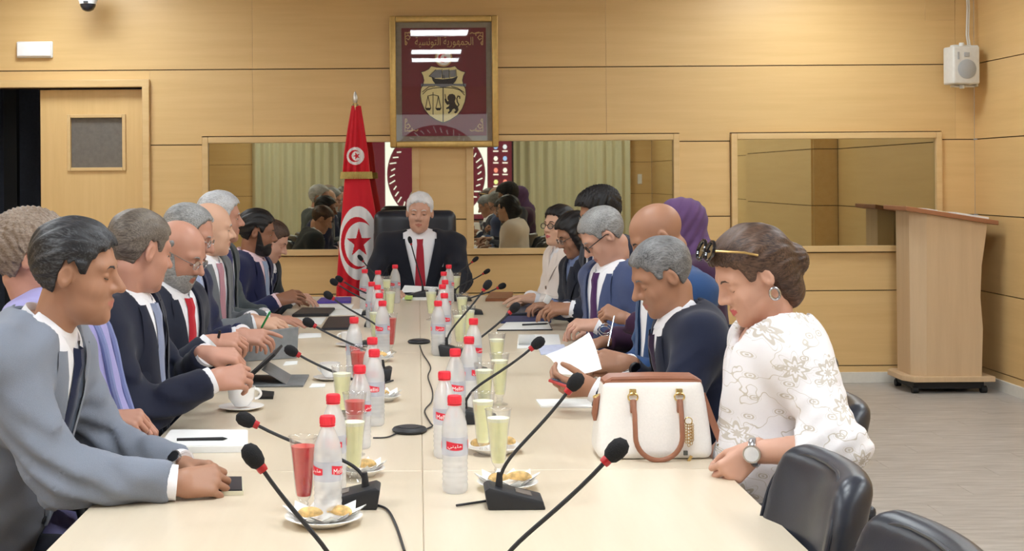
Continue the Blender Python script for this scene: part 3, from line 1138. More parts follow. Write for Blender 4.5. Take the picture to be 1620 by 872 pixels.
def flag_cloth(name, py0, py1, prof, seed, shapes, zmin=None):
    """closed draped tube; prof: rows of (photo y, left x, right x)"""
    nu, nv = 220, int((py1 - py0) * 1.7)
    ys_ = [r[0] for r in prof]
    V, idx = [], []
    for j in range(nv + 1):
        py = py0 + (py1 - py0) * j / nv
        l = np.interp(py, ys_, [r[1] for r in prof])
        r = np.interp(py, ys_, [r[2] for r in prof])
        z = W(562, py, DFg).z
        cx = ((l + r) / 2 - 562) * DFg / F
        hw = (r - l) / 2 * DFg / F
        k = j / nv
        for i in range(nu):
            a = 2 * PI * i / nu
            fold = 1 + 0.10 * k * math.sin(7 * a + seed + 1.2 * k) + 0.05 * math.sin(11 * a + 2 * seed + 4 * k) * k
            V.append((cx + hw * math.cos(a), hw * 0.42 * math.sin(a) * fold - 0.0 - 0.012 * math.sin(6 * math.cos(a) * 2.2 + seed + 2 * k) * k * (1 if a > PI else 0), z + 0.004 * math.sin(5 * a)))
    Fq, mi = [], []
    for j in range(nv):
        for i in range(nu):
            q = (j * nu + i, j * nu + (i + 1) % nu, (j + 1) * nu + (i + 1) % nu, (j + 1) * nu + i)
            Fq.append(q[::-1])
            c = [sum(V[t][m] for t in q) / 4 for m in range(3)]
            ppx = 562 + c[0] * F / DFg
            ppy = PY + (CAMZ - c[2]) * F / DFg - ROLL * (562 - PX)
            m_ = 0
            if c[1] < 0.0:
                for test, mm in shapes:
                    if test(ppx, ppy):
                        m_ = mm
            mi.append(m_)
    return link(name, mesh_np(name, V, Fq, [M_FRED, M_FWHITE], mi), FL)


def inell(cx, cy, rx, ry):
    return lambda x, y: ((x - cx) / rx) ** 2 + ((y - cy) / ry) ** 2 < 1


def instar(cx, cy, rx, ry, rot):
    pts = [(cx + (1 if k % 2 == 0 else 0.39) * rx * math.cos(rot + k * PI / 5), cy + (1 if k % 2 == 0 else 0.39) * ry * math.sin(rot + k * PI / 5)) for k in range(10)]

    def t(x, y):
        ins = False
        for k in range(10):
            (x1, y1), (x2, y2) = pts[k], pts[k - 1]
            if (y1 > y) != (y2 > y) and x < (x2 - x1) * (y - y1) / (y2 - y1) + x1:
                ins = not ins
        return ins
    return t


flag_cloth('upper_cloth', 168, 276, [(168, 556, 571), (200, 550, 576), (240, 544, 582), (276, 541, 585)], 0.4,
           [(inell(562, 247, 14, 14), 1), (inell(561, 247, 9.5, 9.5), 0), (inell(563.5, 247, 7.5, 7.5), 1), (instar(564, 247, 6, 6, PI), 0)])
flag_cloth('lower_cloth', 274, 640, [(274, 545, 582), (330, 540, 592), (385, 535, 598), (440, 531, 597), (480, 529, 595), (640, 523, 597)], 1.1,
           [(inell(566, 384, 31, 58), 1), (inell(564, 384, 26, 41), 0), (inell(569, 386, 25, 35), 1), (instar(567, 384, 20, 24, PI + 0.3), 0)])
fg = MB()
zf0, zf1 = W(562, 272, DFg).z, W(562, 283, DFg).z
for i in range(60):
    a = 2 * PI * i / 60
    for zz0, zz1 in ((zf1, zf0),):
        rx_ = 23.5 * DFg / F
        cx = 1.0 * DFg / F
        p0 = Vector((cx + rx_ * math.cos(a), rx_ * 0.5 * math.sin(a), zz1))
        p1 = Vector((cx + rx_ * 1.06 * math.cos(a), rx_ * 0.54 * math.sin(a), zz0))
        fg.tube([p0, p1], [0.0055, 0.004], 5)
o = fg.build('fringe', M_FGOLD, FL)
o['kind'] = 'stuff'

# ---------------------------------------------------------------- conference table
M_TABLE = wood('table_maple', srgb(220, 206, 184), srgb(206, 190, 166), (7, 0.5, 7), 0.30, 0.02, 0.45)
M_TEDGE = wood('table_edge', srgb(214, 188, 150), srgb(196, 168, 128), (6, 0.6, 6), 0.4, 0.02)
TX0, TX1 = -0.70, 0.715
TY0, TY1 = 1.25, 7.78
XS = 0.006
TB = thing('conference_table', 'long pale maple conference table with centre seam', 'table', (0, 0, 0))
ysg = [TY0, 3.13, 5.25, TY1]
for a, b_ in zip(ysg[:-1], ysg[1:]):
    for x0, x1 in ((TX0, XS), (XS, TX1)):
        MB().box(((x0 + x1) / 2, (a + b_) / 2, TZ - 0.0175), (x1 - x0 - 0.0009, b_ - a - 0.0009, 0.035)).build('table_top', M_TABLE, TB, bevel=0.002, seg=1)
for x in (TX0 + 0.30, TX1 - 0.30):
    MB().box((x, (TY0 + TY1) / 2, 0.375), (0.03, TY1 - TY0 - 0.5, 0.67)).build('modesty_panel', M_TEDGE, TB)
for y in (TY0 + 0.25, 3.13, 5.25, TY1 - 0.25):
    MB().box((0.0, y, 0.355), (0.84, 0.05, 0.71)).build('leg', M_TEDGE, TB)

# ---------------------------------------------------------------- chairs
def leather_mat():
    t = NT('leather_black')
    v = t.coords()
    f = t.noise(v, 260, 3)
    t.l(t.ramp(t.noise(v, 8, 2), [(0.3, srgb(30, 33, 42)), (0.7, srgb(44, 48, 60))]), t.b.inputs['Base Color'])
    t.b.inputs['Roughness'].default_value = 0.34
    t.b.inputs['Specular IOR Level'].default_value = 0.55
    t.bump(f, 0.12, 0.001)
    return t.m


M_LEATHER = leather_mat()
M_PLASTIC = plain('chair_plastic', srgb(28, 30, 36), 0.45)


def make_chair(label):
    """faces +y, stands at its own origin"""
    c = thing('office_chair', label, 'chair', (0, 0, 0), 0, 'black leather chairs around the table')

    def back(p):
        q = p.copy()
        q[:, 1] = q[:, 1] + 0.235 + (p[:, 2] - 0.5) * 0.22 - 1.15 * p[:, 0] ** 2
        w = 0.198 - 0.05 * np.clip((p[:, 2] - 0.78) / 0.16, 0, 1) ** 2
        q[:, 0] = p[:, 0] * 0.198 / w
        return rbox((0, 0, 0.700), (0.198, 0.036, 0.205), 0.034)(q) * 0.85
    sdf_obj('backrest', back, (-0.29, -0.44, 0.48), (0.29, -0.04, 0.99), 0.009, M_LEATHER, c, 2)

    def seat(p):
        q = p.copy()
        q[:, 2] = q[:, 2] + 0.35 * np.maximum(p[:, 1] - 0.14, 0) ** 2 * 4 - 0.25 * p[:, 0] ** 2
        return rbox((0, 0.02, 0.445), (0.24, 0.24, 0.045), 0.04)(q)
    sdf_obj('seat', seat, (-0.28, -0.26, 0.36), (0.28, 0.30, 0.54), 0.012, M_LEATHER, c, 2)
    pip = []
    for a in np.linspace(0, 2 * PI, 49):
        e = 0.45
        x = math.copysign(abs(math.cos(a)) ** e, math.cos(a))
        z = math.copysign(abs(math.sin(a)) ** e, math.sin(a))
        zz = 0.700 + z * 0.196
        w = 0.198 - 0.05 * min(max((zz - 0.78) / 0.16, 0), 1) ** 2
        xx = x * (w - 0.008)
        pip.append((xx, -0.235 - (zz - 0.5) * 0.22 + 1.15 * xx * xx + 0.027, zz))
    MB().tube(pip, 0.004, 6, caps=False).build('piping', M_LEATHER, c, smooth=True)
    for s in (-1, 1):
        MB().tube([(s * 0.20, -0.10, 0.43), (s * 0.25, -0.20, 0.45), (s * 0.258, -0.31, 0.52), (s * 0.256, -0.325, 0.62), (s * 0.254, -0.28, 0.668), (s * 0.252, -0.05, 0.672), (s * 0.252, 0.02, 0.655), (s * 0.25, 0.04, 0.58), (s * 0.248, 0.02, 0.47), (s * 0.20, 0.02, 0.43)], 0.017, 10).build('armrest', M_PLASTIC, c, smooth=True)
        MB().box((s * 0.254, -0.16, 0.683), (0.055, 0.27, 0.026)).build('arm_pad', M_LEATHER, c, bevel=0.011, seg=3, smooth=True)
    MB().tube([(0, -0.15, 0.41), (0, -0.26, 0.43), (0, -0.285, 0.52), (0, -0.30, 0.66)], 0.02, 10).build('back_support', M_PLASTIC, c, smooth=True)
    MB().lathe([(0.05, 0.40), (0.05, 0.37), (0.028, 0.36), (0.028, 0.10), (0.045, 0.09), (0.045, 0.05)], 16).build('gas_column', M_PLASTIC, c, smooth=True)
    for k in range(5):
        a = 2 * PI * k / 5 + 0.3
        ca, sa = math.cos(a), math.sin(a)
        MB().tube([(ca * 0.03, sa * 0.03, 0.085), (ca * 0.27, sa * 0.27, 0.062)], [0.024, 0.015], 8).build('leg', M_PLASTIC, c, smooth=True)
        MB().tube([(ca * 0.27 - sa * 0.016, sa * 0.27 + ca * 0.016, 0.026), (ca * 0.27 + sa * 0.016, sa * 0.27 - ca * 0.016, 0.026)], 0.026, 12).build('caster', M_PLASTIC, c, smooth=True)
    return c


chair0 = make_chair('empty black leather chair in front of the woman in floral blouse')
chair0.location = (0.475, 2.50, 0)
chair0.rotation_euler = (0, 0, PI / 2 + 0.02)
dup(chair0, (0.47, 1.97, 0), PI / 2 + 0.04, 'empty black leather chair at the bottom right, nearest the camera')


def seat_person(root, desc, dy=0.0):
    v = Matrix.Rotation(root.rotation_euler.z, 3, 'Z') @ Vector((0, 0.075 + dy, 0))
    dup(chair0, (root.location.x + v.x, root.location.y + v.y, 0), root.rotation_euler.z, 'black leather chair under the ' + desc)


def make_exec_chair(loc, rz):
    c = thing('executive_chair', 'tall black leather executive chair behind the chairman', 'chair', loc, rz)

    def back(p):
        q = p.copy()
        q[:, 1] = q[:, 1] + 0.26 + (p[:, 2] - 0.5) * 0.10 - 0.5 * p[:, 0] ** 2
        return rbox((0, 0, 0.80), (0.265, 0.05, 0.33), 0.045)(q)

    def headrest(p):
        q = p.copy()
        q[:, 1] = q[:, 1] + 0.27 + (p[:, 2] - 0.5) * 0.10 - 0.5 * p[:, 0] ** 2
        return rbox((0, 0, 1.13), (0.262, 0.065, 0.105), 0.05)(q)
    sdf_obj('backrest', back, (-0.32, -0.46, 0.42), (0.32, -0.06, 1.18), 0.012, M_LEATHER, c, 2)
    sdf_obj('headrest', headrest, (-0.32, -0.50, 0.98), (0.32, -0.10, 1.28), 0.012, M_LEATHER, c, 2)
    sdf_obj('seat', rbox((0, 0.02, 0.45), (0.27, 0.26, 0.06), 0.05), (-0.32, -0.3, 0.35), (0.32, 0.34, 0.56), 0.014, M_LEATHER, c, 2)
    for s in (-1, 1):
        MB().tube([(s * 0.25, -0.22, 0.64), (s * 0.30, -0.12, 0.67), (s * 0.30, 0.10, 0.66), (s * 0.28, 0.16, 0.46)], 0.025, 10).build('armrest', M_LEATHER, c, smooth=True)
    MB().lathe([(0.05, 0.40), (0.03, 0.38), (0.03, 0.10), (0.05, 0.06)], 16).build('gas_column', M_PLASTIC, c, smooth=True)
    for k in range(5):
        a = 2 * PI * k / 5 + 0.3
        ca, sa = math.cos(a), math.sin(a)
        MB().tube([(ca * 0.03, sa * 0.03, 0.085), (ca * 0.30, sa * 0.30, 0.062)], [0.026, 0.016], 8).build('leg', M_PLASTIC, c, smooth=True)
        MB().tube([(ca * 0.30 - sa * 0.018, sa * 0.30 + ca * 0.018, 0.028), (ca * 0.30 + sa * 0.018, sa * 0.30 - ca * 0.018, 0.028)], 0.028, 12).build('caster', M_PLASTIC, c, smooth=True)
    return c

# ---------------------------------------------------------------- people
SKIN = {
    'tan': skin_mat('skin_tan', srgb(166, 124, 100)),
    'olive': skin_mat('skin_olive', srgb(166, 124, 100)),
    'light': skin_mat('skin_light', srgb(202, 160, 140), 0.45),
    'pink': skin_mat('skin_pink', srgb(188, 143, 124), 0.6),
    'brown': skin_mat('skin_brown', srgb(142, 100, 78)),
    'pale': skin_mat('skin_pale', srgb(212, 172, 148), 0.35),
}
HAIR = {
    'salt': hair_mat('hair_dark_greying', srgb(34, 34, 38), srgb(104, 106, 112), 0.68),
    'grey_brown': hair_mat('hair_grey_brown', srgb(66, 58, 52), srgb(134, 124, 114), 0.54),
    'grey': hair_mat('hair_grey', srgb(84, 84, 86), srgb(168, 168, 168), 0.5),
    'steel': hair_mat('hair_steel_grey', srgb(58, 58, 60), srgb(142, 142, 144), 0.52),
    'silver': hair_mat('hair_silver', srgb(120, 122, 126), srgb(206, 208, 212), 0.45),
    'white': hair_mat('hair_white', srgb(190, 190, 194), srgb(236, 236, 240), 0.45),
    'black': hair_mat('hair_black', srgb(14, 13, 15), srgb(44, 40, 42), 0.6),
    'brown': hair_mat('hair_brown', srgb(44, 30, 26), srgb(112, 86, 70), 0.58),
    'auburn': hair_mat('hair_dull_brown', srgb(98, 80, 66), srgb(158, 142, 128), 0.5),
}
M_WHITE_SHIRT = fabric('shirt_white', srgb(240, 240, 246), var=0.02)
M_EYE = plain('eye_white', srgb(236, 232, 228), 0.25, noise=0.02)
M_IRIS = plain('eye_dark', srgb(40, 26, 20), 0.2, noise=0.02)
M_LIP = skin_mat('lip_rose', srgb(176, 116, 102))
M_LIP_RED = skin_mat('lip_pink', srgb(194, 98, 100))
M_BLACKMETAL = plain('spectacle_black', srgb(26, 24, 26), 0.3)
M_STEEL = plain('steel', srgb(190, 190, 194), 0.25, metal=1.0, noise=0.02)
M_LENS = clear('spectacle_lens', (0.96, 0.97, 0.98, 1), 0.93, 0.03, 0.5)
M_TROUSER = fabric('trousers_dark', srgb(34, 36, 46))
M_SHOE = plain('shoe_leather', srgb(22, 20, 20), 0.3)
M_BUTTON = plain('button_dark', srgb(30, 30, 36), 0.4)


def head_field(sex, wide, neckN, eyes, R_inv_neck, neck_r):
    """head in its own frame (+y face, +z up); neckN: base of the neck in that frame"""
    fm = sex == 'f'
    w = wide
    skull = union([
        ell((0, -0.012, 0.035), (0.076 * w, 0.098, 0.085)),
        ell((0, 0.022, -0.03), (0.062 * w * (0.95 if fm else 1), 0.066, 0.086)),
        ell((0, 0.034, -0.078), (0.046 * w * (0.88 if fm else 1.06), 0.05, 0.04)),
    ], 0.03)
    parts = [
        rc((0, 0.0755, -0.102), (0, 0.066, -0.104), 0.0155, 0.016),
        rc((0.034 * w, 0.056, -0.032), (0.04 * w, 0.045, -0.03), 0.024, 0.02),
        rc((-0.034 * w, 0.056, -0.032), (-0.04 * w, 0.045, -0.03), 0.024, 0.02),
        rc((0.018, 0.079, 0.026), (0.044 * w, 0.068, 0.024), 0.011, 0.009),
        rc((-0.018, 0.079, 0.026), (-0.044 * w, 0.068, 0.024), 0.011, 0.009),
    ]
    nl = 0.85 if fm else 1.0
    nose = [
        rc((0, 0.084, 0.014), (0, 0.086 + 0.025 * nl, -0.026), 0.0085, 0.0115 * (0.9 if fm else 1.05)),
        rc((0.011, 0.094, -0.031), (0.012, 0.088, -0.032), 0.0085, 0.0075),
        rc((-0.011, 0.094, -0.031), (-0.012, 0.088, -0.032), 0.0085, 0.0075),
    ]
    lips = [
        rc((0, 0.0895, -0.058), (0.020, 0.080, -0.061), 0.0065, 0.004),
        rc((0, 0.0895, -0.058), (-0.020, 0.080, -0.061), 0.0065, 0.004),
        rc((0, 0.0870, -0.071), (0.017, 0.079, -0.067), 0.0072, 0.004),
        rc((0, 0.0870, -0.071), (-0.017, 0.079, -0.067), 0.0072, 0.004),
    ]
    er = 0.80 if fm else 0.86
    ears = []
    for s in (-1, 1):
        Rm = np.array(Matrix.Rotation(s * 0.30, 3, 'Z') @ Matrix.Rotation(-0.16, 3, 'X'))
        ears.append((ell((s * 0.077 * w, -0.012, -0.004), (0.009, 0.021 * er, 0.034 * er), Rm),
                     ell((s * 0.0845 * w, -0.008, 0.000), (0.006, 0.011 * er, 0.020 * er), Rm)))
    nk = rc((0, -0.034, -0.06), neckN, neck_r, neck_r * 1.12)
    gullet = rc((0, 0.02, -0.098), (0, -0.015, -0.11), 0.012, 0.032)
    exs = [A3((s * 0.0315 * w, 0.0685, 0.003)) for s in (-1, 1)]
    lid_n = A3((0, math.sin(eyes), math.cos(eyes)))

    def f(p):
        d = skull(p)
        for g in parts:
            d = smin(d, g(p), 0.02)
        for s, e in zip((-1, 1), exs):
            so = np.sqrt(((p - A3((s * 0.0315 * w, 0.1, 0.001))) ** 2).sum(1)) - 0.022
            d = smax(d, -so, 0.012)
        for g in nose:
            d = smin(d, g(p), 0.012)
        for g in lips:
            d = smin(d, g(p), 0.007)
        for e in exs:
            q = p - e
            ball = np.sqrt((q * q).sum(1))
            up = q @ lid_n
            lid = np.maximum(ball - 0.0152, (0.0005 if eyes < 0.6 else -0.002) - up)
            low = np.maximum(ball - 0.0146, q[:, 2] + (0.0075 if eyes < 0.6 else 0.003))
            d = smin(d, np.minimum(lid, low), 0.003)
        for a, b in ears:
            d = smin(d, smax(a(p), -b(p), 0.004), 0.007)
        d = smin(d, smin(nk(p), gullet(p), 0.03), 0.014)
        return d
    return f, skull, exs


HL_Y = np.array([-0.14, -0.07, -0.045, -0.032, -0.018, 0.010, 0.022, 0.034, 0.046, 0.062, 0.085])
HL_Z = {
    'short': np.array([-0.070, -0.068, -0.05, -0.01, 0.030, 0.030, 0.002, 0.012, 0.044, 0.062, 0.080]),
    'receding': np.array([-0.070, -0.068, -0.05, -0.01, 0.030, 0.030, 0.004, 0.016, 0.062, 0.085, 0.105]),
    'fem': np.array([-0.075, -0.072, -0.06, -0.03, 0.015, 0.022, -0.004, 0.004, 0.046, 0.062, 0.076]),
}


def hair_field(style, skull, sex, head=None):
    """a hair volume around the skull, in the head's frame"""
    tops = {'short': (0.014, 0.007), 'thick': (0.019, 0.011), 'curly': (0.034, 0.018), 'crop': (0.011, 0.005),
            'balding': (0.009, 0.010), 'fringe_ring': (0.008, 0.007), 'pixie': (0.030, 0.018), 'tied': (0.020, 0.012),
            'long': (0.020, 0.014), 'receding': (0.012, 0.008)}
    top, side = tops[style]
    hl = HL_Z['fem' if style in ('tied', 'long', 'pixie') else 'receding' if style in ('balding', 'fringe_ring', 'receding') else 'short']
    extra = []
    if style == 'tied':
        extra = [ell((0, -0.128, -0.012), (0.045, 0.034, 0.045)), ell((0, -0.07, -0.055), (0.066, 0.05, 0.075)), ell((0, -0.06, 0.02), (0.084, 0.07, 0.085)),
                 rc((0, -0.03, 0.092), (0, 0.060, 0.090), 0.036, 0.024)]
    if style == 'long':
        extra = [ell((0, -0.06, -0.07), (0.085, 0.06, 0.12)),
                 rc((0.072, 0.03, 0.03), (0.066, 0.0, -0.12), 0.02, 0.024), rc((-0.072, 0.03, 0.03), (-0.066, 0.0, -0.12), 0.02, 0.024)]
    if style == 'pixie':
        extra = [ell((0, -0.07, 0.03), (0.07, 0.055, 0.08))]
    if style == 'curly':
        extra = [ell((0, -0.02, 0.085), (0.075, 0.09, 0.055)), ell((0, 0.04, 0.10), (0.05, 0.045, 0.03))]

    def f(p):
        z = p[:, 2]
        th = side + (top - side) * np.clip((z - 0.02) / 0.08, 0, 1)
        ph = np.arctan2(p[:, 0], z + 0.02)
        lock = 0.6 * np.sin(ph * 17 + 2.2 * np.sin(p[:, 1] * 34 + 1.0)) + 0.4 * np.sin(ph * 31 + p[:, 1] * 40)
        if style in ('curly', 'pixie'):
            lock = np.sin(p[:, 0] * 330 + 3.0 * np.sin(p[:, 1] * 55 + z * 20)) * np.sin(p[:, 1] * 190 + z * 150)
        amp = {'curly': 0.006, 'thick': 0.003, 'pixie': 0.005, 'tied': 0.0025, 'long': 0.0025}.get(style, 0.0014)
        d = skull(p) - th - amp * lock
        line = np.interp(p[:, 1], HL_Y, hl) - z + 0.004 * np.sin(p[:, 0] * 260) + 0.003 * np.sin(p[:, 1] * 330)
        d = smax(d, line * 0.75, 0.008)
        if style in ('balding', 'fringe_ring'):
            zb = 0.07 if style == 'balding' else 0.052
            dome = z - (zb - 0.25 * np.maximum(p[:, 1], 0)) + 0.004 * np.sin(p[:, 1] * 200)
            d = smax(d, dome * 0.9, 0.010)
            if style == 'fringe_ring':
                d = smax(d, p[:, 1] - 0.004, 0.008)
        for g in extra:
            d = smin(d, g(p) - amp * 0.8 * lock, 0.02)
        return d
    return f


def hand_field(s, curl, spread=0.0, point=False, thumb=0.5):
    """wrist at 0, fingers along +y, back of the hand +z, thumb on the s*x side"""
    fs = []
    base = []
    for i in range(4):
        x = s * (0.031 - 0.0205 * i)
        b = A3((x, 0.092 - 0.004 * (i - 1) ** 2, 0.0))
        base.append(b)
        fs.append(rc((x * 0.55, 0.006, -0.002), b, 0.0155, 0.0115))
    fs.append(rc((0, -0.022, 0), (0, 0.0, 0), 0.0275, 0.0265))
    fs.append(rc((s * 0.02, 0.02, -0.012), (s * 0.024, 0.05, -0.012), 0.016, 0.013))
    fs.append(rc((-s * 0.022, 0.02, -0.010), (-s * 0.024, 0.06, -0.008), 0.013, 0.011))
    palm = union(fs, 0.016)
    fing = []
    ln = (0.95, 1.05, 0.98, 0.78)
    for i in range(4):
        c = curl[i] if isinstance(curl, (list, tuple)) else curl
        if point and i == 0:
            c = 0.12
        a = math.radians(8)
        p = base[i]
        sp = s * (1.5 - i) * spread * 0.12
        for L, da, r0, r1 in ((0.043, 62, 0.0102, 0.0092), (0.027, 82, 0.0092, 0.0083), (0.021, 48, 0.0083, 0.0070)):
            a += math.radians(da) * c
            q = p + A3((sp * L / 0.04 * 0.04, math.cos(a) * L, -math.sin(a) * L)) * ln[i]
            fing.append(rc(p, q, r0, r1))
            p = q
    p = A3((s * 0.026, 0.022, -0.008))
    d0 = Vector((s * (0.75 - 0.55 * thumb), 0.75, -0.18 - 0.45 * thumb)).normalized()
    for k, (L, r0, r1) in enumerate(((0.040, 0.0145, 0.0115), (0.030, 0.0112, 0.0100), (0.023, 0.0098, 0.0078))):
        q = p + A3(d0) * L
        fing.append(rc(p, q, r0, r1))
        p = q
        d0 = (d0 + Vector((-s * 0.30 * (0.4 + thumb), 0.1, -0.05))).normalized()

    def f(p_):
        d = palm(p_)
        g = None
        for t in fing:
            g = t(p_) if g is None else np.minimum(g, t(p_))
        return smin(d, g, 0.006)
    return f


def frame_from(dirv, up):
    y = Vector(dirv).normalized()
    z = Vector(up)
    z = (z - y * z.dot(y)).normalized()
    x = y.cross(z)
    return np.array(Matrix((x, y, z)).transposed())


def surf_front(f, x, z, y0=0.3, y1=-0.05, frame=None):
    ys = np.linspace(y0, y1, 220).astype(np.float32)
    P = np.stack([np.full_like(ys, x), ys, np.full_like(ys, z)], 1)
    if frame is not None:
        P = frame(P)
    d = f(P)
    k = np.argmax(d < 0)
    return float(ys[k]) if d[k] < 0 else None


def person(label, head_px, d, face, skin='tan', hair=None, hair_style='short', sex='m', pitch=0.2, yaw=0.0, roll=0.0,
           hs=1.0, wide=1.0, girth=1.0, jacket=None, jacket_name='suit_jacket', shirt=None, tie=None, vneck=True,
           open_w=0.075, open_c=-0.36, hands=(), lids=0.35, beard=None, glasses=None, brow=None, fine=False, lipstick=False,
           hijab=None, lean=None, neckf=0.05, bare_arms=0.0, turn=0.0, arm_len=1.0, trousers=None, shoulder=1.0, extra=None, neck_r=0.0465):
    hs, shoulder, girth = hs * 0.885, shoulder * 0.94, girth * 0.93
    phi = {'L': -PI / 2, 'R': PI / 2, 'F': PI}[face] if isinstance(face, str) else face
    sg = 1 if face == 'R' else -1
    phi, yaw = phi + sg * turn, yaw - sg * turn
    Rw = Matrix.Rotation(phi, 3, 'Z')
    Hw = W(head_px[0], head_px[1], d)
    Nz = Hw.z - 0.138 * hs
    rise = min(max(Nz - 0.56, 0.30), 0.52)
    back = math.sqrt(max(0.485 ** 2 - rise ** 2, 0.0))
    back = min(max(back, 0.05), 0.26) if lean is None else lean
    hy = back + neckf
    org = Hw - Rw @ Vector((0, hy, 0))
    root = thing('person', label, 'person', (org.x, org.y, 0), phi)
    inv = Rw.inverted()
    O = Vector((org.x, org.y, 0))

    def loc(wp):
        return inv @ (Vector(wp) - O)

    H = A3((0, hy, Hw.z))
    N = A3((0, back, Nz))
    hip = A3((0, 0, 0.56))
    u = (N - hip)
    spine = float(np.linalg.norm(u))
    u = u / spine
    fr = A3((0, u[2], -u[1]))
    TF = np.stack([A3((1, 0, 0)), fr, u], 1)       # torso frame columns

    def to_t(p):
        return (p - N) @ TF

    def from_t(p):
        return np.asarray(p, np.float32) @ TF.T + N
    ks = spine / 0.5
    sw = 0.172 * shoulder
    g = girth
    tprims = [
        ell((0, 0.005, -0.16 * ks), (0.168 * shoulder, 0.112 * g, 0.19 * ks)),
        ell((0, 0.02 * g, -0.34 * ks), (0.160 * g, 0.122 * g, 0.17 * ks)),
        ell((0, 0.0, -0.50 * ks), (0.178 * g, 0.128 * g, 0.13)),
        rc((-sw, -0.012, -0.058), (sw, -0.012, -0.058), 0.058, 0.058),
        rc((0, -0.03, -0.045), (0.12, -0.018, -0.062), 0.052, 0.045),
        rc((0, -0.03, -0.045), (-0.12, -0.018, -0.062), 0.052, 0.045),
    ]
    torso_t = union(tprims, 0.06)

    # arms
    arms = []
    for i, s in enumerate((1, -1)):                # person's right (+x), left (-x)
        hd = hands[i] if i < len(hands) and hands[i] else None
        S = from_t((s * (sw + 0.010), -0.008, -0.066))
        if hd and 'at' in hd:
            Wr = A3(loc(hd['at']))
        else:
            Wr = A3((s * 0.10, back + 0.30, 0.80))
        v = Wr - S
        L = float(np.linalg.norm(v))
        up_l, fo_l = 0.28 * arm_len, 0.245 * arm_len
        mx = up_l + fo_l - 0.012
        if L > mx:
            k = L / mx
            up_l *= k
            fo_l *= k
        a = (up_l ** 2 - fo_l ** 2 + L * L) / (2 * L)
        hgt = math.sqrt(max(up_l ** 2 - a * a, 0.0))
        pole = A3((s * (hd or {}).get('out', 0.5), (hd or {}).get('bk', -0.35), -0.85))
        vd = v / L
        pole = pole - vd * float(pole @ vd)
        pole /= np.linalg.norm(pole)
        E = S + vd * a + pole * hgt
        if E[2] < TZ + 0.055 and E[1] > 0.30:
            E[2] = TZ + 0.06
        arms.append((s, S, E, Wr, hd or {}))

    rs = np.random.RandomState(abs(hash(label)) % 9999 if False else int(abs(head_px[0] * 7 + head_px[1])) % 9999)
    wd = rs.normal(size=(7, 3))
    wd /= np.linalg.norm(wd, axis=1)[:, None]
    wf = rs.uniform(22, 80, 7)
    wp_ = rs.uniform(0, 6, 7)

    def wrinkle(p, amp):
        o = 0
        for i in range(7):
            o = o + np.sin((p @ A3(wd[i])) * wf[i] + wp_[i])
        return amp * o / 2.6

    def cloth(pad, amp=0.0042, sleeve=1.0, V=None, arm_r=1.0):
        def f(p):
            q = to_t(p)
            dd = torso_t(q) - pad
            if V is not None:
                w_ = np.interp(q[:, 2], [V[1], V[1] + 0.10, -0.03, 0.12], [0.0, V[0] * 0.42, V[0], V[0] * 1.05])
            for s, S, E, Wr, hd in arms:
                cut = E + (Wr - E) * (sleeve * 0.93)
                dv = (Wr - E) / (np.linalg.norm(Wr - E) + 1e-9)
                up = rc(S, E, (0.055 + pad) * arm_r, (0.044 + pad) * arm_r)(p)
                fo = rc(E, Wr, (0.044 + pad) * arm_r, (0.031 + pad) * arm_r)(p)
                fo = np.maximum(fo, (p - cut) @ dv)
                el = ((p - E) ** 2).sum(1)
                fold = (0.010 if vneck and shirt is not None else 0.004) * np.exp(-el / 0.02) * np.sin(((p - E) @ A3((0.35, 0.55, 0.75))) * 150 + 2 * s)
                ar = smin(up, fo, 0.03) + fold
                dd = smin(dd, ar, 0.045)
            dd = dd + wrinkle(p, amp)
            if V is not None:
                cutv = np.maximum(np.abs(q[:, 0]) - w_, -(q[:, 1] - 0.03))
                cutv = np.maximum(cutv, V[1] - q[:, 2])
                dd = np.maximum(dd, -cutv)
                ring = np.sqrt((q[:, 0] / 0.077) ** 2 + ((q[:, 1] - 0.002) / 0.082) ** 2) - 1
                dd = np.maximum(dd, -np.maximum(ring * 0.06, -(q[:, 2] + 0.05)))
            return dd
        return f

    lo = np.minimum.reduce([a[1] for a in arms] + [a[2] for a in arms] + [a[3] for a in arms] + [A3((-0.3, -0.2, 0.42))]) - 0.1
    hi = np.maximum.reduce([a[1] for a in arms] + [a[2] for a in arms] + [a[3] for a in arms] + [A3((0.3, 0.2, 0.6))]) + 0.1
    hi[2] = max(hi[2], Nz + 0.08)
    hc = 0.0085 if fine else 0.012
    V = (open_w, open_c * ks) if vneck else None
    jf = cloth(0.014, sleeve=(1 - bare_arms), V=V)
    sdf_obj(jacket_name, jf, lo, hi, hc, jacket, root, 1)

    if shirt is not None:
        def sf(p):
            q = to_t(p)
            dd = torso_t(q) - 0.006
            dd = np.maximum(dd, np.abs(q[:, 0]) - 0.115)
            dd = np.maximum(dd, 0.0 - q[:, 1] - 0.02)
            return np.maximum(dd, (open_c * ks - 0.03) - q[:, 2])
        c0 = from_t((0, 0, -0.2))
        sh = sdf_obj('shirt', sf, c0 - 0.3, c0 + 0.35, 0.01, shirt, root, 1)
        # folded collar
        mb = MB()
        nseg = 30
        vs = []
        for i in range(nseg + 1):
            th = -PI + 0.26 + (2 * PI - 0.52) * i / nseg      # 0 = back, +-pi = front
            frt = (1 - math.cos(th)) / 2
            for r, c, drop in ((0.064, -0.045, -0.01), (0.0615, 0.026, -0.030), (0.066, 0.029, -0.030), (0.079, -0.012, -0.055), (0.077, -0.016, -0.055)):
                rr = r * (1.0 + 0.05 * frt) * neck_r / 0.051
                vs.append(from_t((rr * math.sin(th), -rr * math.cos(th) * 1.06 + 0.004 + 0.012 * frt, c + 0.014 * (1 - frt) + drop * frt ** 2)))
        fs = []
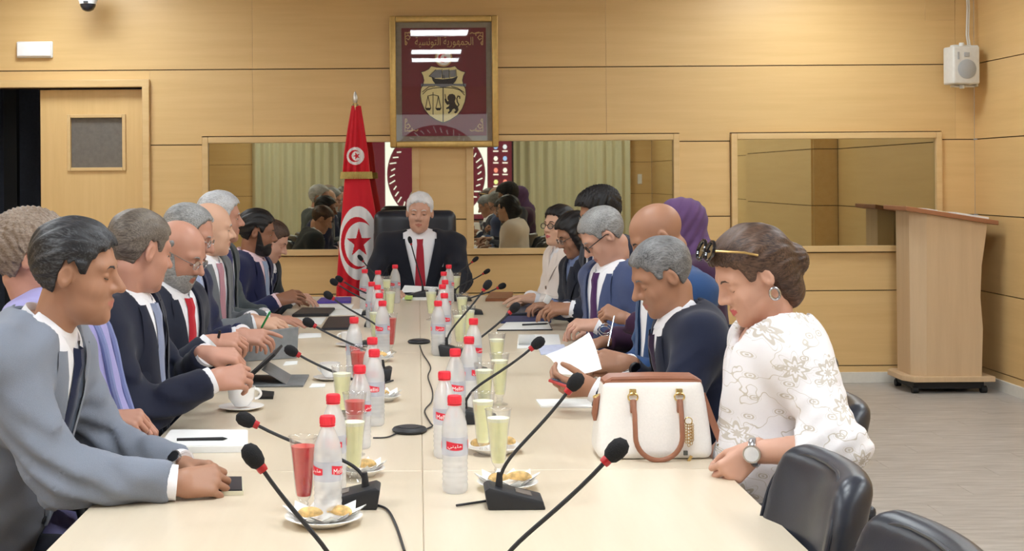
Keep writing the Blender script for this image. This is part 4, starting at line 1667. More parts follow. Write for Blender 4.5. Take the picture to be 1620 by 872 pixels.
        for i in range(nseg):
            for j in range(4):
                fs.append((i * 5 + j, i * 5 + j + 1, i * 5 + 6 + j, i * 5 + 5 + j))
        mb.add(vs, fs)
        mb.build('collar', shirt, sh, smooth=True, angle=70)
        for s, S, E, Wr, hd in arms:
            dv = Vector(Wr - E).normalized()
            b0 = Vector(E + (Wr - E) * 0.90)
            b1 = Vector(E + (Wr - E) * 0.99)
            m2 = MB()
            m2.tube([b0, b0 + (b1 - b0) * 0.5, b1, b1 - dv * 0.004], [0.039, 0.0385, 0.038, 0.032], 20, caps=False)
            m2.build('shirt_cuff', shirt, root, smooth=True)
    if tie is not None:
        cs = np.linspace(-0.012, open_c * ks - 0.03, 14)
        vs = []
        tf = lambda q: torso_t(q) - 0.006
        for k, c in enumerate(cs):
            yb = surf_front(tf, 0.0, c)
            yb = 0.070 if yb is None else max(yb, 0.070)
            wv = 0.020 if k == 0 else 0.017 if k == 1 else 0.018 + 0.021 * (k / 13.0)
            bul = 0.018 if k < 2 else 0.010
            for x, dy in ((-wv, 0.003), (-wv * 0.5, bul), (wv * 0.5, bul), (wv, 0.003)):
                vs.append(from_t((x, yb + dy, c)))
        fs = [(k * 4 + j, k * 4 + j + 1, k * 4 + 5 + j, k * 4 + 4 + j) for k in range(13) for j in range(3)]
        MB().add(vs, fs).build('tie', tie, root, smooth=True)
    if vneck and shirt is not None:
        # folded jacket collar round the back of the neck
        vs, nseg = [], 26
        for i in range(nseg + 1):
            th = -2.05 + 4.1 * i / nseg
            frt = (1 - math.cos(th)) / 2
            for r, c in ((0.076, -0.05), (0.0765, 0.010), (0.082, 0.013), (0.098, -0.030), (0.094, -0.036)):
                rr = r * (1 + 0.02 * frt)
                vs.append(from_t((rr * math.sin(th), -rr * math.cos(th) * 1.02 + 0.002, c + 0.012 * (1 - frt) - 0.030 * frt ** 1.5)))
        fs = [(i * 5 + j, i * 5 + j + 1, i * 5 + 6 + j, i * 5 + 5 + j) for i in range(nseg) for j in range(4)]
        MB().add(vs, fs).build('jacket_collar', jacket, root, smooth=True, angle=60)
        # lapels: raised strips along the opening
        for s in (1, -1):
            cs = np.linspace(open_c * ks, -0.012, 16)
            vs = []
            tf = lambda q: torso_t(q) - 0.014
            for c in cs:
                w_ = float(np.interp(c, [V[1], V[1] + 0.10, -0.03, 0.12], [0.0, V[0] * 0.42, V[0], V[0] * 1.05]))
                t_ = (c - cs[0]) / (cs[-1] - cs[0])
                lw = 0.012 + 0.062 * min(t_ / 0.62, 1.0)
                if t_ > 0.66:
                    lw = 0.052 - 0.030 * (t_ - 0.66) / 0.34
                row = []
                for j in range(4):
                    x = s * (w_ - 0.011 + (lw + 0.008) * j / 3)
                    yb = surf_front(tf, x, c)
                    yb = 0.05 if yb is None else yb
                    row.append((x, yb + (0.009 if 0 < j < 3 else 0.006), c))
                vs += [from_t(r) for r in row]
            fs = [(k * 4 + j, k * 4 + j + 1, k * 4 + 5 + j, k * 4 + 4 + j) for k in range(15) for j in range(3)]
            MB().add(vs, fs).build('lapel', jacket, root, smooth=True, angle=60)

    # trousers and shoes
    legs = []
    for s in (-1, 1):
        hj = A3((s * 0.09, 0.02, 0.535))
        kn = A3((s * 0.12, 0.42, 0.53))
        an = A3((s * 0.12, 0.38, 0.10))
        legs += [rc(hj, kn, 0.092 * g, 0.064), rc(kn, an, 0.062, 0.05)]
    tr = union(legs + [ell((0, 0.0, 0.555), (0.175 * g, 0.14, 0.10))], 0.04)
    sdf_obj('trousers', lambda p: np.maximum(tr(p) + wrinkle(p, 0.002), 0.08 - p[:, 2]), (-0.32, -0.2, 0.02), (0.32, 0.55, 0.72), 0.018,
            trousers or M_TROUSER, root, 1)
    for s in (-1, 1):
        so = union([ell((s * 0.12, 0.40, 0.055), (0.045, 0.07, 0.055)), ell((s * 0.12, 0.48, 0.035), (0.047, 0.10, 0.036))], 0.03)
        sdf_obj('shoe', lambda p, so=so: np.maximum(so(p), -p[:, 2]), (s * 0.12 - 0.08, 0.28, -0.03), (s * 0.12 + 0.08, 0.62, 0.14), 0.012, M_SHOE, root, 1)

    # body: head, neck, trunk, arms and hands as one skin
    Rh = rot3(yaw, pitch, roll)
    hsN = ((N + A3((0, 0.0, -0.045))) - H) @ Rh / hs
    hf, skull, exs = head_field(sex, wide, hsN, lids, None, neck_r)
    hh = 0.0032 if fine else 0.0042
    nlo = np.minimum(A3((-0.11, -0.14, -0.15)), hsN - 0.08)
    nhi = np.maximum(A3((0.11, 0.14, 0.15)), hsN + 0.08)
    Vh, Qh = surfnet(hf, nlo, nhi, hh)
    Vh = relax(Vh, Qh, 1, 0.35)
    cen = Vh[Qh].mean(1)
    ax_ = np.abs(cen[:, 0])
    lipm = (ax_ < 0.020) & (cen[:, 1] > 0.076) & (cen[:, 2] < -0.0545 - ax_ * 0.25) & (cen[:, 2] > -0.0765 + ax_ * 0.45)
    allV = [Vh * hs @ Rh.T + H]
    allQ = [Qh]
    allM = [lipm.astype(int)]
    n0 = len(Vh)
    for s, S, E, Wr, hd in arms:
        hdir = hd.get('dir')
        hdir = inv @ Vector(hdir) if hdir is not None else Vector(Wr - E)
        if hd.get('dir') is None:
            hdir = Vector((hdir.x, hdir.y, hdir.z * 0.3))
        up = inv @ Vector(hd.get('up', (0, 0, 1)))
        Rm = frame_from(hdir, up)
        ff = hand_field(-s, hd.get('curl', 0.45), hd.get('spread', 0.3), hd.get('point', False), hd.get('thumb', 0.5))
        sc = hd.get('size', 0.90 if sex == 'm' else 0.82)
        Vn, Qn = surfnet(ff, (-0.095, -0.085, -0.13), (0.095, 0.22, 0.08), 0.0034 if fine else 0.0048)
        Vn = relax(Vn, Qn, 1, 0.3)
        allV.append(Vn * sc @ Rm.T + Wr)
        allQ.append(Qn + n0)
        allM.append(np.zeros(len(Qn), int))
        n0 += len(Vn)
    # trunk and bare arms inside the clothes
    def inner(p):
        q = to_t(p)
        dd = torso_t(q) + 0.004
        for s, S, E, Wr, hd in arms:
            ar = smin(rc(S, E, 0.052, 0.041)(p), rc(E, Wr, 0.041, 0.0275)(p), 0.03)
            dd = smin(dd, ar, 0.03)
        return dd
    Vi, Qi = surfnet(inner, lo, hi, 0.014 if bare_arms else 0.02)
    Vi = relax(Vi, Qi, 1)
    allV.append(Vi)
    allQ.append(Qi + n0)
    allM.append(np.zeros(len(Qi), int))
    link('body', mesh_np('body', np.concatenate(allV), np.concatenate(allQ), [SKIN[skin], M_LIP_RED if lipstick else M_LIP], np.concatenate(allM)), root)

    def hp(p):
        return Vector((A3(p) * hs) @ Rh.T.astype(np.float32) + H)

    # eyes
    if hijab is not None or True:
        for e in exs:
            me = MB()
            prof = [(0.0131 * math.sin(t), 0.0131 * math.cos(t)) for t in np.linspace(0, PI, 9)]
            ax = Matrix.Rotation(-PI / 2, 3, 'X') if True else None
            me.lathe([(max(r, 1e-7), z) for r, z in prof], 14)
            Rx = Matrix(Rh.tolist()) @ Matrix.Rotation(-PI / 2 - 0.0 - min(lids, 0.6) * 0.6, 3, 'X')
            vv = [hp(e) + (Rx @ Vector(p)) * hs for p in me.v]
            m3 = MB().add(vv, me.f)
            eo = m3.mesh('eye', M_EYE, smooth=True)
            eo.materials.append(M_IRIS)
            ctr = hp(e)
            axis = (Rx @ Vector((0, 0, 1))).normalized()
            for pl in eo.polygons:
                if (Vector(pl.center) - ctr).normalized().dot(axis) > 0.86:
                    pl.material_index = 1
            link('eye', eo, root)
    for e in exs:
        lash = []
        for t in np.linspace(-1.1, 1.1, 9):
            el = math.atan(-math.tan(min(lids, 1.2)) * math.cos(t)) - 0.02
            lash.append(hp(e + 0.0158 * A3((math.cos(el) * math.sin(t), math.cos(el) * math.cos(t), math.sin(el)))))
        MB().tube(lash, 0.0011 * hs, 6).build('eyelash', M_IRIS, root, smooth=True)
    # eyebrows
    bm_ = brow or (HAIR[hair] if hair else HAIR['salt'])
    for s in (-1, 1):
        pts = []
        for x, z in ((0.014, 0.022), (0.024, 0.027), (0.036, 0.027), (0.046, 0.021)):
            yb = surf_front(hf, s * x * wide, z, 0.14, 0.0)
            if yb is not None:
                pts.append(hp((s * x * wide, yb + 0.0005, z)))
        if len(pts) > 2:
            MB().tube([p_ - Vector(Rh @ np.array([0, 0.0016, 0])) for p_ in pts], [0.0024 * hs, 0.0032 * hs, 0.0028 * hs, 0.0014 * hs][:len(pts)], 8).build('eyebrow', bm_, root, smooth=True)

    def in_head(f_):
        return lambda p: f_(((p - H) @ Rh.astype(np.float32)) / hs) * hs

    def head_part(name, f_, mat, h_=None, r=0.24, it=1):
        Vx, Qx = surfnet(f_, (-r, -r, -r), (r, r, r), h_ or (0.0036 if fine else 0.0046))
        if not len(Qx):
            return None
        Vx = relax(Vx, Qx, it, 0.35)
        return link(name, mesh_np(name, Vx * hs @ Rh.T + H, Qx, [mat]), root)

    if hair and hijab is None:
        head_part('hair', hair_field(hair_style, skull, sex), HAIR[hair], r=0.2)
    if hijab is not None:
        def hj_(p):
            d0 = np.minimum(skull(p) - 0.014, ell((0, -0.05, 0.03), (0.085, 0.085, 0.09))(p))
            neck = rc((0, -0.02, -0.07), (0, -0.03, -0.16), 0.085, 0.12)(p)
            d0 = smin(d0, neck, 0.05) + 0.002 * np.sin(p[:, 1] * 110 + p[:, 2] * 130)
            facehole = ell((0, 0.11, -0.015), (0.058, 0.085, 0.088))(p)
            return smax(d0, -facehole, 0.01)
        head_part('headscarf', hj_, hijab, r=0.29)
    if beard is not None:
        bcol, btop, bt = beard

        def bf(p):
            dd = skull(p) - bt + 0.0012 * np.sin(p[:, 0] * 400) * np.sin(p[:, 2] * 380)
            dd = smin(dd, rc((0, 0.070, -0.104), (0, 0.066, -0.104), 0.016 + bt, 0.016 + bt)(p), 0.02)
            line = p[:, 2] - np.interp(p[:, 1], [0.0, 0.02, 0.05, 0.075, 0.1], [0.02, 0.0, btop - 0.02, btop, btop])
            dd = np.maximum(dd, line)
            dd = np.maximum(dd, 0.004 - p[:, 1])
            mouth = ell((0, 0.09, -0.064), (0.024, 0.03, 0.0125))(p)
            return np.maximum(dd, -mouth)
        head_part('beard', bf, HAIR[bcol] if isinstance(bcol, str) else bcol, r=0.14)
    if glasses is not None:
        gm, kind = glasses
        rr = MB()
        tr_ = 0.0014 if kind == 'thin' else 0.002
        for s in (-1, 1):
            cx = s * 0.033 * wide
            ring = [hp((cx + 0.0225 * math.cos(t) * (1 if kind != 'cat' else 1.1), 0.099 - 0.12 * abs(cx + 0.0225 * math.cos(t)) ** 1.0 * 0.35, -0.001 + 0.0165 * math.sin(t))) for t in np.linspace(0, 2 * PI, 25)]
            rr.tube(ring, tr_, 6, caps=False)
            rr.tube([hp((s * 0.056 * wide, 0.092, 0.004)), hp((s * 0.074 * wide, 0.06, 0.008)), hp((s * 0.081 * wide, 0.0, 0.012)), hp((s * 0.079 * wide, -0.02, 0.002))], tr_, 6)
            lens = [hp((cx + 0.022 * math.cos(t), 0.0985 - 0.042 * abs(cx + 0.022 * math.cos(t)), -0.001 + 0.016 * math.sin(t))) for t in np.linspace(0, 2 * PI, 20)[:-1]]
        rr.tube([hp((-0.011, 0.100, 0.003)), hp((0, 0.103, 0.005)), hp((0.011, 0.100, 0.003))], tr_, 6)
        go = rr.build('glasses', gm, root, smooth=True)
        for s in (-1, 1):
            cx = s * 0.033 * wide
            lens = [hp((cx + 0.022 * math.cos(t), 0.0985 - 0.042 * abs(cx + 0.022 * math.cos(t)), -0.001 + 0.016 * math.sin(t))) for t in np.linspace(0, 2 * PI, 20)[:-1]]
            lm = MB()
            nrm = Vector((Rh @ np.array([0, 1, 0])).tolist()) * 0.0012
            lm.add(lens + [p - nrm for p in lens], [tuple(range(19)), tuple(range(19, 38))[::-1]] + [(i, i + 19, (i + 1) % 19 + 19, (i + 1) % 19) for i in range(19)])
            lm.build('lens', M_LENS, go)
    if extra:
        extra(root, dict(hp=hp, from_t=from_t, torso_t=torso_t, arms=arms, H=H, Rh=Rh, hs=hs, hf=hf, loc=loc, to_t=to_t, N=N))
    return root

# ---------------------------------------------------------------- who sits where
NAVY = fabric('suit_navy', srgb(34, 38, 56))
TIE_NAVY = fabric('tie_navy', srgb(34, 42, 72), 0.6)


def hand(x, y, d, **kw):
    kw['at'] = W(x, y, d)
    return kw


def buttons(cs, x0, mat):
    def add(root, k):
        for c in cs:
            yb = surf_front(lambda q: k['torso_t'](q) - 0.014, x0, c) or 0.1
            p = Vector(k['from_t']((x0, yb + 0.003, c)))
            n = (Vector(k['from_t']((x0, yb + 0.1, c))) - p).normalized()
            MB().tube([p - n * 0.004, p + n * 0.004], 0.010, 12).build('button', mat, root, smooth=True)
    return add


def bracelet(i, mat, r=0.033, w=0.02, face=None, name='wristwatch'):
    def add(root, k):
        s, S, E, Wr, hd = k['arms'][i]
        dv = Vector(Wr - E).normalized()
        c = Vector(Wr) + dv * hd.get('band', 0.0)
        b = MB().tube([c - dv * w / 2, c - dv * w * 0.3, c + dv * w * 0.3, c + dv * w / 2], [r, r + 0.0025, r + 0.0025, r], 20, caps=False).build(name, mat, root, smooth=True)
        if face:
            out = Vector(k['loc'](W(0, 0, 0))) - c
            side = Vector(hd['dial'])
            rt = root.rotation_euler.z
            side = Matrix.Rotation(-rt, 3, 'Z') @ side
            side = (side - dv * side.dot(dv)).normalized()
            p = c + side * (r - 0.002)
            MB().tube([p, p + side * 0.009], face[1], 24).build('watch_case', face[0], b, smooth=True)
            MB().tube([p + side * 0.009, p + side * 0.010], face[1] * 0.82, 24).build('dial', face[2], b, smooth=True)
    return add


def many(*fs):
    def add(root, k):
        for f in fs:
            f(root, k)
    return add


M_DIAL_BLACK = plain('dial_black', srgb(20, 22, 26), 0.15)
M_DIAL_WHITE = plain('dial_silver', srgb(214, 214, 216), 0.3)
M_BAND_DARK = plain('watch_band_dark', srgb(30, 30, 34), 0.5)

# left side of the table, from the camera to the flag
person('man in pale grey suit and navy tie, clasped hands on notebook, nearest on left', (122, 432), 3.0, 'L', 'tan', 'salt', 'thick',
       pitch=0.12, yaw=0.05, turn=0.1, hs=1.04, jacket=fabric('suit_pale_grey', srgb(132, 139, 154)), shirt=M_WHITE_SHIRT, tie=TIE_NAVY, fine=True, lids=0.55, neckf=0.075, lean=0.2,
       hands=[hand(282, 764, 2.86, dir=(1, 0.30, 0.02), up=(0.1, -0.75, 0.65), curl=0.62, thumb=0.7, out=0.25, dial=(0, -1, 0.4)),
              hand(292, 738, 3.10, dir=(1, -0.42, 0.0), up=(0.1, 0.55, 0.85), curl=0.6, thumb=0.6, band=-0.012, dial=(0, -1, .8))],
       extra=many(buttons([-0.40, -0.50], 0.02, M_BUTTON), bracelet(1, M_STEEL, 0.032, 0.020, (M_STEEL, 0.017, M_DIAL_BLACK))))


def cardigan_trim(root, k):
    for s in (1, -1):
        pts = []
        for c in np.linspace(0.0, -0.42, 12):
            x = s * (0.05 + 0.02 * abs(c))
            yb = surf_front(lambda q: k['torso_t'](q) - 0.014, x, c) or 0.06
            pts.append(Vector(k['from_t']((x, yb + 0.004, c))))
        MB().tube(pts, 0.010, 8).build('cardigan_edge', fabric('cardigan_edge', srgb(128, 138, 186)), root, smooth=True)


person('short-haired person in lilac cardigan behind the man in pale grey', (52, 408), 3.45, 'L', 'pink', 'auburn', 'pixie', sex='f',
       pitch=0.1, yaw=0.25, hs=1.0, lean=-0.05, neckf=-0.04, girth=1.32, jacket=fabric('cardigan_lilac', srgb(164, 160, 214)), jacket_name='cardigan', vneck=False, fine=True,
       bare_arms=0.55, hands=[hand(172, 662, 3.32, dir=(1, 0.1, -0.05), up=(0, -0.5, 0.85), curl=0.75, thumb=0.6),
                              hand(190, 668, 3.5, dir=(1, -0.2, 0), curl=0.6)], extra=cardigan_trim)
person('man in navy suit with brown-grey cropped hair, hands above coffee cup', (222, 398), 3.85, 'L', 'pink', 'grey_brown', 'short',
       pitch=0.2, yaw=0.75, turn=0.12, hs=1.05, jacket=NAVY, shirt=M_WHITE_SHIRT, tie=fabric('tie_pale_blue', srgb(150, 160, 190), 0.6), fine=True, girth=1.08,
       hands=[hand(338, 600, 3.72, dir=(1, 0.35, 0.05), up=(0.1, -0.8, 0.5), curl=0.55, thumb=0.8),
              hand(330, 560, 3.95, dir=(1, 0.05, -0.1), up=(0.2, -0.4, 0.85), curl=0.65, thumb=0.9)])
person('bald man with grey beard, spectacles and red tie, looking down', (283, 402), 4.5, 'L', 'pink', 'grey', 'fringe_ring',
       pitch=0.42, yaw=-0.30, turn=0.35, hs=1.04, jacket=fabric('suit_dark_navy', srgb(36, 40, 56)), shirt=M_WHITE_SHIRT, tie=fabric('tie_red', srgb(196, 40, 54), 0.6),
       beard=('grey', -0.045, 0.006), glasses=(M_STEEL, 'thin'), lids=0.9, fine=True,
       hands=[hand(335, 541, 4.35, dir=(1, 0.1, 0.05), up=(0, -0.5, 0.8), curl=0.6, thumb=0.8), hand(332, 545, 4.6, curl=0.5)])
person('balding grey man with thin glasses in blue suit, bent over notes', (298, 373), 5.0, 'L', 'pink', 'grey', 'receding',
       pitch=0.34, yaw=-0.05, turn=0.25, hs=1.06, jacket=fabric('suit_ink_blue', srgb(38, 42, 72)), shirt=M_WHITE_SHIRT, tie=fabric('tie_sky', srgb(170, 182, 214), 0.6),
       beard=('silver', -0.05, 0.004), glasses=(M_STEEL, 'thin'), lids=0.8,
       hands=[hand(378, 532, 4.75, dir=(1, 0.05, -0.05), up=(0.1, -0.6, 0.75), curl=0.45, thumb=0.6, point=True), hand(385, 528, 5.0, curl=0.5)])
person('man in mid-grey suit with bald crown and pink tie', (334, 362), 5.6, 'L', 'pale', 'silver', 'fringe_ring',
       pitch=0.1, yaw=0.25, turn=0.3, hs=1.02, jacket=fabric('suit_mid_grey', srgb(112, 116, 122)), shirt=M_WHITE_SHIRT, tie=fabric('tie_rose', srgb(190, 140, 152), 0.6),
       hands=[hand(404, 512, 5.45, dir=(1, 0, 0), up=(0.1, -0.5, 0.8), curl=0.35, thumb=0.6), hand(400, 505, 5.7, curl=0.4)])
person('silver-haired man in charcoal suit with dotted tie', (349, 345), 6.1, 'L', 'pink', 'silver', 'thick',
       pitch=0.05, yaw=0.25, turn=0.25, hs=1.04, jacket=fabric('suit_charcoal_green', srgb(84, 92, 96)), shirt=M_WHITE_SHIRT, tie=fabric('tie_dotted', srgb(60, 60, 104), 0.6),
       hands=[hand(428, 506, 5.9, dir=(1, 0, 0), up=(0, -0.2, 1), curl=0.15, thumb=0.3), hand(420, 500, 6.2, curl=0.3)])
person('black-haired bearded man in royal navy suit and pink shirt', (407, 368), 6.7, 'L', 'brown', 'black', 'thick',
       pitch=0.16, yaw=0.10, turn=0.25, hs=1.0, jacket=fabric('suit_royal_navy', srgb(38, 42, 78)), shirt=fabric('shirt_pink', srgb(236, 206, 214), var=0.02), tie=fabric('tie_blue_grey', srgb(150, 164, 190), 0.6),
       beard=('black', -0.05, 0.007),
       hands=[hand(440, 474, 6.5, dir=(1, 0.3, 0.2), up=(0.1, -0.7, 0.6), curl=0.3), hand(440, 474, 6.8, dir=(1, -0.3, 0.2), up=(0.1, 0.6, 0.6), curl=0.3)])
person('brown-haired man in dark suit at the far left by the flag', (430, 381), 7.3, 'L', 'light', 'brown', 'short',
       pitch=0.5, yaw=-0.08, turn=0.2, hs=1.0, jacket=fabric('suit_black_green', srgb(46, 52, 58)), shirt=M_WHITE_SHIRT, tie=TIE_NAVY, lids=0.8,
       hands=[hand(462, 472, 7.1, dir=(1, 0.1, 0), curl=0.3), hand(470, 470, 7.35, curl=0.3)])


# head of the table
def pocket_square(root, k):
    pts = []
    for x, c in ((-0.155, -0.172), (-0.10, -0.19), (-0.102, -0.175), (-0.152, -0.155)):
        yb = surf_front(lambda q: k['torso_t'](q) - 0.014, x, c) or 0.06
        pts.append(Vector(k['from_t']((x, yb + 0.007, c))))
    n = Vector(k['from_t']((0, 0.004, 0))) - Vector(k['from_t']((0, 0, 0)))
    MB().add(pts + [p - n for p in pts], [(0, 1, 2, 3), (7, 6, 5, 4), (0, 4, 5, 1), (1, 5, 6, 2), (2, 6, 7, 3), (3, 7, 4, 0)]).build('pocket_square', M_WHITE_SHIRT, root)


person('white-haired chairman in black suit and red tie at the head of table', (664, 337), 8.0, 'F', 'light', 'white', 'short',
       pitch=0.08, yaw=-0.06, roll=-0.04, hs=1.10, jacket=fabric('suit_black', srgb(34, 36, 46)), shirt=M_WHITE_SHIRT, tie=fabric('tie_crimson', srgb(178, 42, 58), 0.6),
       open_w=0.10, shoulder=1.2, girth=1.16, fine=True, lids=0.4,
       hands=[hand(612, 462, 7.68, dir=(0.8, -0.5, 0.0), curl=0.5, out=0.9), hand(712, 470, 7.65, dir=(-0.9, -0.4, 0.0), curl=0.4, out=0.9)], extra=pocket_square)

# right side of the table, from the mirror to the camera
M_CREAM = fabric('jacket_cream', srgb(246, 236, 230), var=0.04)
person('smiling woman in cream jacket and black-rimmed glasses at the far right', (884, 358), 7.15, 'R', 'pale', 'black', 'tied', sex='f',
       pitch=-0.05, yaw=0.62, turn=0.3, hs=0.98, jacket=M_CREAM, jacket_name='jacket', vneck=True, open_w=0.04, open_c=-0.16, shirt=M_WHITE_SHIRT, lipstick=True,
       glasses=(M_BLACKMETAL, 'cat'), hands=[hand(838, 470, 7.1, dir=(-1, -0.1, 0), curl=0.15), hand(845, 474, 6.9, dir=(-1, 0.1, 0), curl=0.2)],
       extra=many(buttons([-0.2, -0.27], 0.04, M_STEEL)))
person('long dark-haired woman in black jacket beside the woman in cream', (909, 372), 6.6, 'R', 'olive', 'black', 'long', sex='f',
       pitch=0.4, yaw=0.2, turn=0.3, hs=0.98, jacket=fabric('jacket_black', srgb(40, 44, 58)), jacket_name='jacket', vneck=True, open_w=0.04, open_c=-0.2, shirt=fabric('blouse_blue', srgb(120, 136, 176)),
       glasses=(M_STEEL, 'thin'), hands=[hand(868, 482, 6.65, dir=(-1, 0, 0), curl=0.4), hand(872, 484, 6.45, dir=(-1, 0.1, 0), curl=0.45)])
person('curly dark-haired man in dark suit behind the bent grey-haired man', (948, 340), 6.1, 'R', 'olive', 'black', 'curly',
       pitch=0.3, yaw=0.1, turn=0.3, hs=1.0, jacket=fabric('suit_ink', srgb(44, 48, 64)), shirt=M_WHITE_SHIRT, tie=TIE_NAVY,
       glasses=(M_STEEL, 'thin'), hands=[hand(895, 490, 6.15, dir=(-1, 0, 0.1), curl=0.4), hand(902, 488, 5.95, dir=(-1, 0.1, 0.05), up=(0, -0.5, 0.8), curl=0.5)])
person('grey-haired man in blue suit and plum tie bent low over the table', (955, 374), 5.55, 'R', 'light', 'grey', 'short',
       pitch=0.62, yaw=0.05, turn=0.4, hs=1.06, jacket=fabric('suit_slate', srgb(74, 86, 124)), shirt=M_WHITE_SHIRT, tie=fabric('tie_plum', srgb(78, 42, 92), 0.6), open_w=0.085, glasses=(M_BLACKMETAL, 'full'), lids=0.9,
       hands=[hand(938, 518, 5.6, dir=(-1, 0, 0), curl=0.45), hand(944, 513, 5.4, dir=(-1, 0.05, 0), up=(0, -0.4, 0.9), curl=0.5, thumb=0.7)])


def sleeve_print(root, k):
    pass


person('woman in purple headscarf and dark plum patterned dress, holding spectacles', (1074, 362), 5.1, 'R', 'olive', None, sex='f',
       pitch=0.3, hs=1.0, jacket=None or fabric('dress_plum', srgb(64, 36, 62)), jacket_name='dress', vneck=False, hijab=fabric('scarf_purple', srgb(98, 70, 112)),
       hands=[hand(955, 540, 5.15, dir=(-1, 0, -0.1), curl=0.35, point=True), hand(988, 503, 4.95, dir=(-0.9, 0.2, 0.35), up=(0.1, -0.6, 0.7), curl=0.85, thumb=0.9)])
person('bald man in bright blue suit behind the greying man in navy', (1040, 376), 4.6, 'R', 'tan', None,
       pitch=0.55, yaw=0.0, turn=0.2, hs=1.08, jacket=fabric('suit_bright_blue', srgb(46, 76, 122)), shirt=M_WHITE_SHIRT, tie=None, brow=HAIR['black'], lids=0.9,
       hands=[hand(965, 588, 4.65, dir=(-1, 0, 0), curl=0.4), hand(975, 580, 4.5, dir=(-1, 0, 0), curl=0.5)])
person('greying man in navy suit with smartwatch reading a sheet and phone', (1047, 438), 4.05, 'R', 'tan', 'steel', 'short',
       pitch=0.42, yaw=0.12, hs=1.04, jacket=fabric('suit_deep_navy', srgb(30, 36, 58)), shirt=M_WHITE_SHIRT, tie=fabric('tie_aubergine', srgb(52, 36, 62), 0.6), fine=True, lids=0.9, girth=1.1,
       hands=[hand(990, 574, 4.18, dir=(-1, 0, 0.15), up=(0.2, -0.75, 0.5), curl=0.6, thumb=0.8, band=-0.012, dial=(0.1, -1, 0.25)),
              hand(938, 614, 3.85, dir=(-1, 0.1, 0.02), up=(0, -0.75, -0.55), curl=0.5, thumb=0.3)],
       extra=bracelet(0, M_BAND_DARK, 0.033, 0.022, (M_BAND_DARK, 0.021, M_DIAL_BLACK)))


def floral():
    t = NT('blouse_floral')
    tc = t.n('ShaderNodeTexCoord')
    sep = t.n('ShaderNodeSeparateXYZ')
    t.l(tc.outputs['Object'], sep.inputs[0])
    cmb = t.n('ShaderNodeCombineXYZ')
    t.l(sep.outputs['Y'], cmb.inputs[0])
    t.l(sep.outputs['Z'], cmb.inputs[1])
    t.l(t.math('MULTIPLY', sep.outputs['X'], 0.5), cmb.inputs[2])

    def motif(scale, seed, petals, rad, lo_, hi_):
        mp = t.n('ShaderNodeMapping')
        mp.inputs['Location'].default_value = (seed, seed * 1.7, 0)
        t.l(cmb.outputs[0], mp.inputs[0])
        vo = t.n('ShaderNodeTexVoronoi')
        vo.voronoi_dimensions = '2D'
        vo.inputs['Scale'].default_value = scale
        vo.inputs['Randomness'].default_value = 0.75
        t.l(mp.outputs[0], vo.inputs['Vector'])
        sub = t.n('ShaderNodeVectorMath')
        sub.operation = 'SUBTRACT'
        t.l(mp.outputs[0], sub.inputs[0])
        t.l(vo.outputs['Position'], sub.inputs[1])
        s2 = t.n('ShaderNodeSeparateXYZ')
        t.l(sub.outputs[0], s2.inputs[0])
        ang = t.math('ARCTAN2', s2.outputs['Y'], s2.outputs['X'])
        r = vo.outputs['Distance']
        edge = t.math('ADD', t.math('MULTIPLY', t.math('COSINE', t.math('MULTIPLY', ang, petals)), rad * 0.28), rad)
        rel = t.math('DIVIDE', r, edge)
        inside = t.math('LESS_THAN', rel, 1.0)
        rings = t.math('GREATER_THAN', t.math('SINE', t.math('MULTIPLY', rel, 13.0)), 0.0)
        keep = t.math('GREATER_THAN', t.math('FRACT', t.math('MULTIPLY', vo.outputs['Color'], 3.7)), 0.28)
        return t.math('MULTIPLY', t.math('MULTIPLY', inside, rings), keep)
    a = motif(9.5, 0.3, 8, 0.30, 0, 1)
    b = motif(21, 2.1, 2, 0.22, 0, 1)
    wv = t.n('ShaderNodeTexNoise')
    wv.inputs['Scale'].default_value = 14
    t.l(cmb.outputs[0], wv.inputs['Vector'])
    vine = t.math('LESS_THAN', t.math('ABSOLUTE', t.math('SUBTRACT', wv.outputs['Fac'], 0.5)), 0.006)
    m = t.math('MAXIMUM', t.math('MAXIMUM', a, b), vine)
    c = t.mix(t.math('MULTIPLY', m, 0.62), srgb(232, 230, 234), srgb(176, 164, 142))
    t.l(c, t.b.inputs['Base Color'])
    t.b.inputs['Roughness'].default_value = 0.8
    t.b.inputs['Specular IOR Level'].default_value = 0.2
    t.bump(t.noise(t.coords(), 26, 3), 0.3, 0.006)
    return t.m


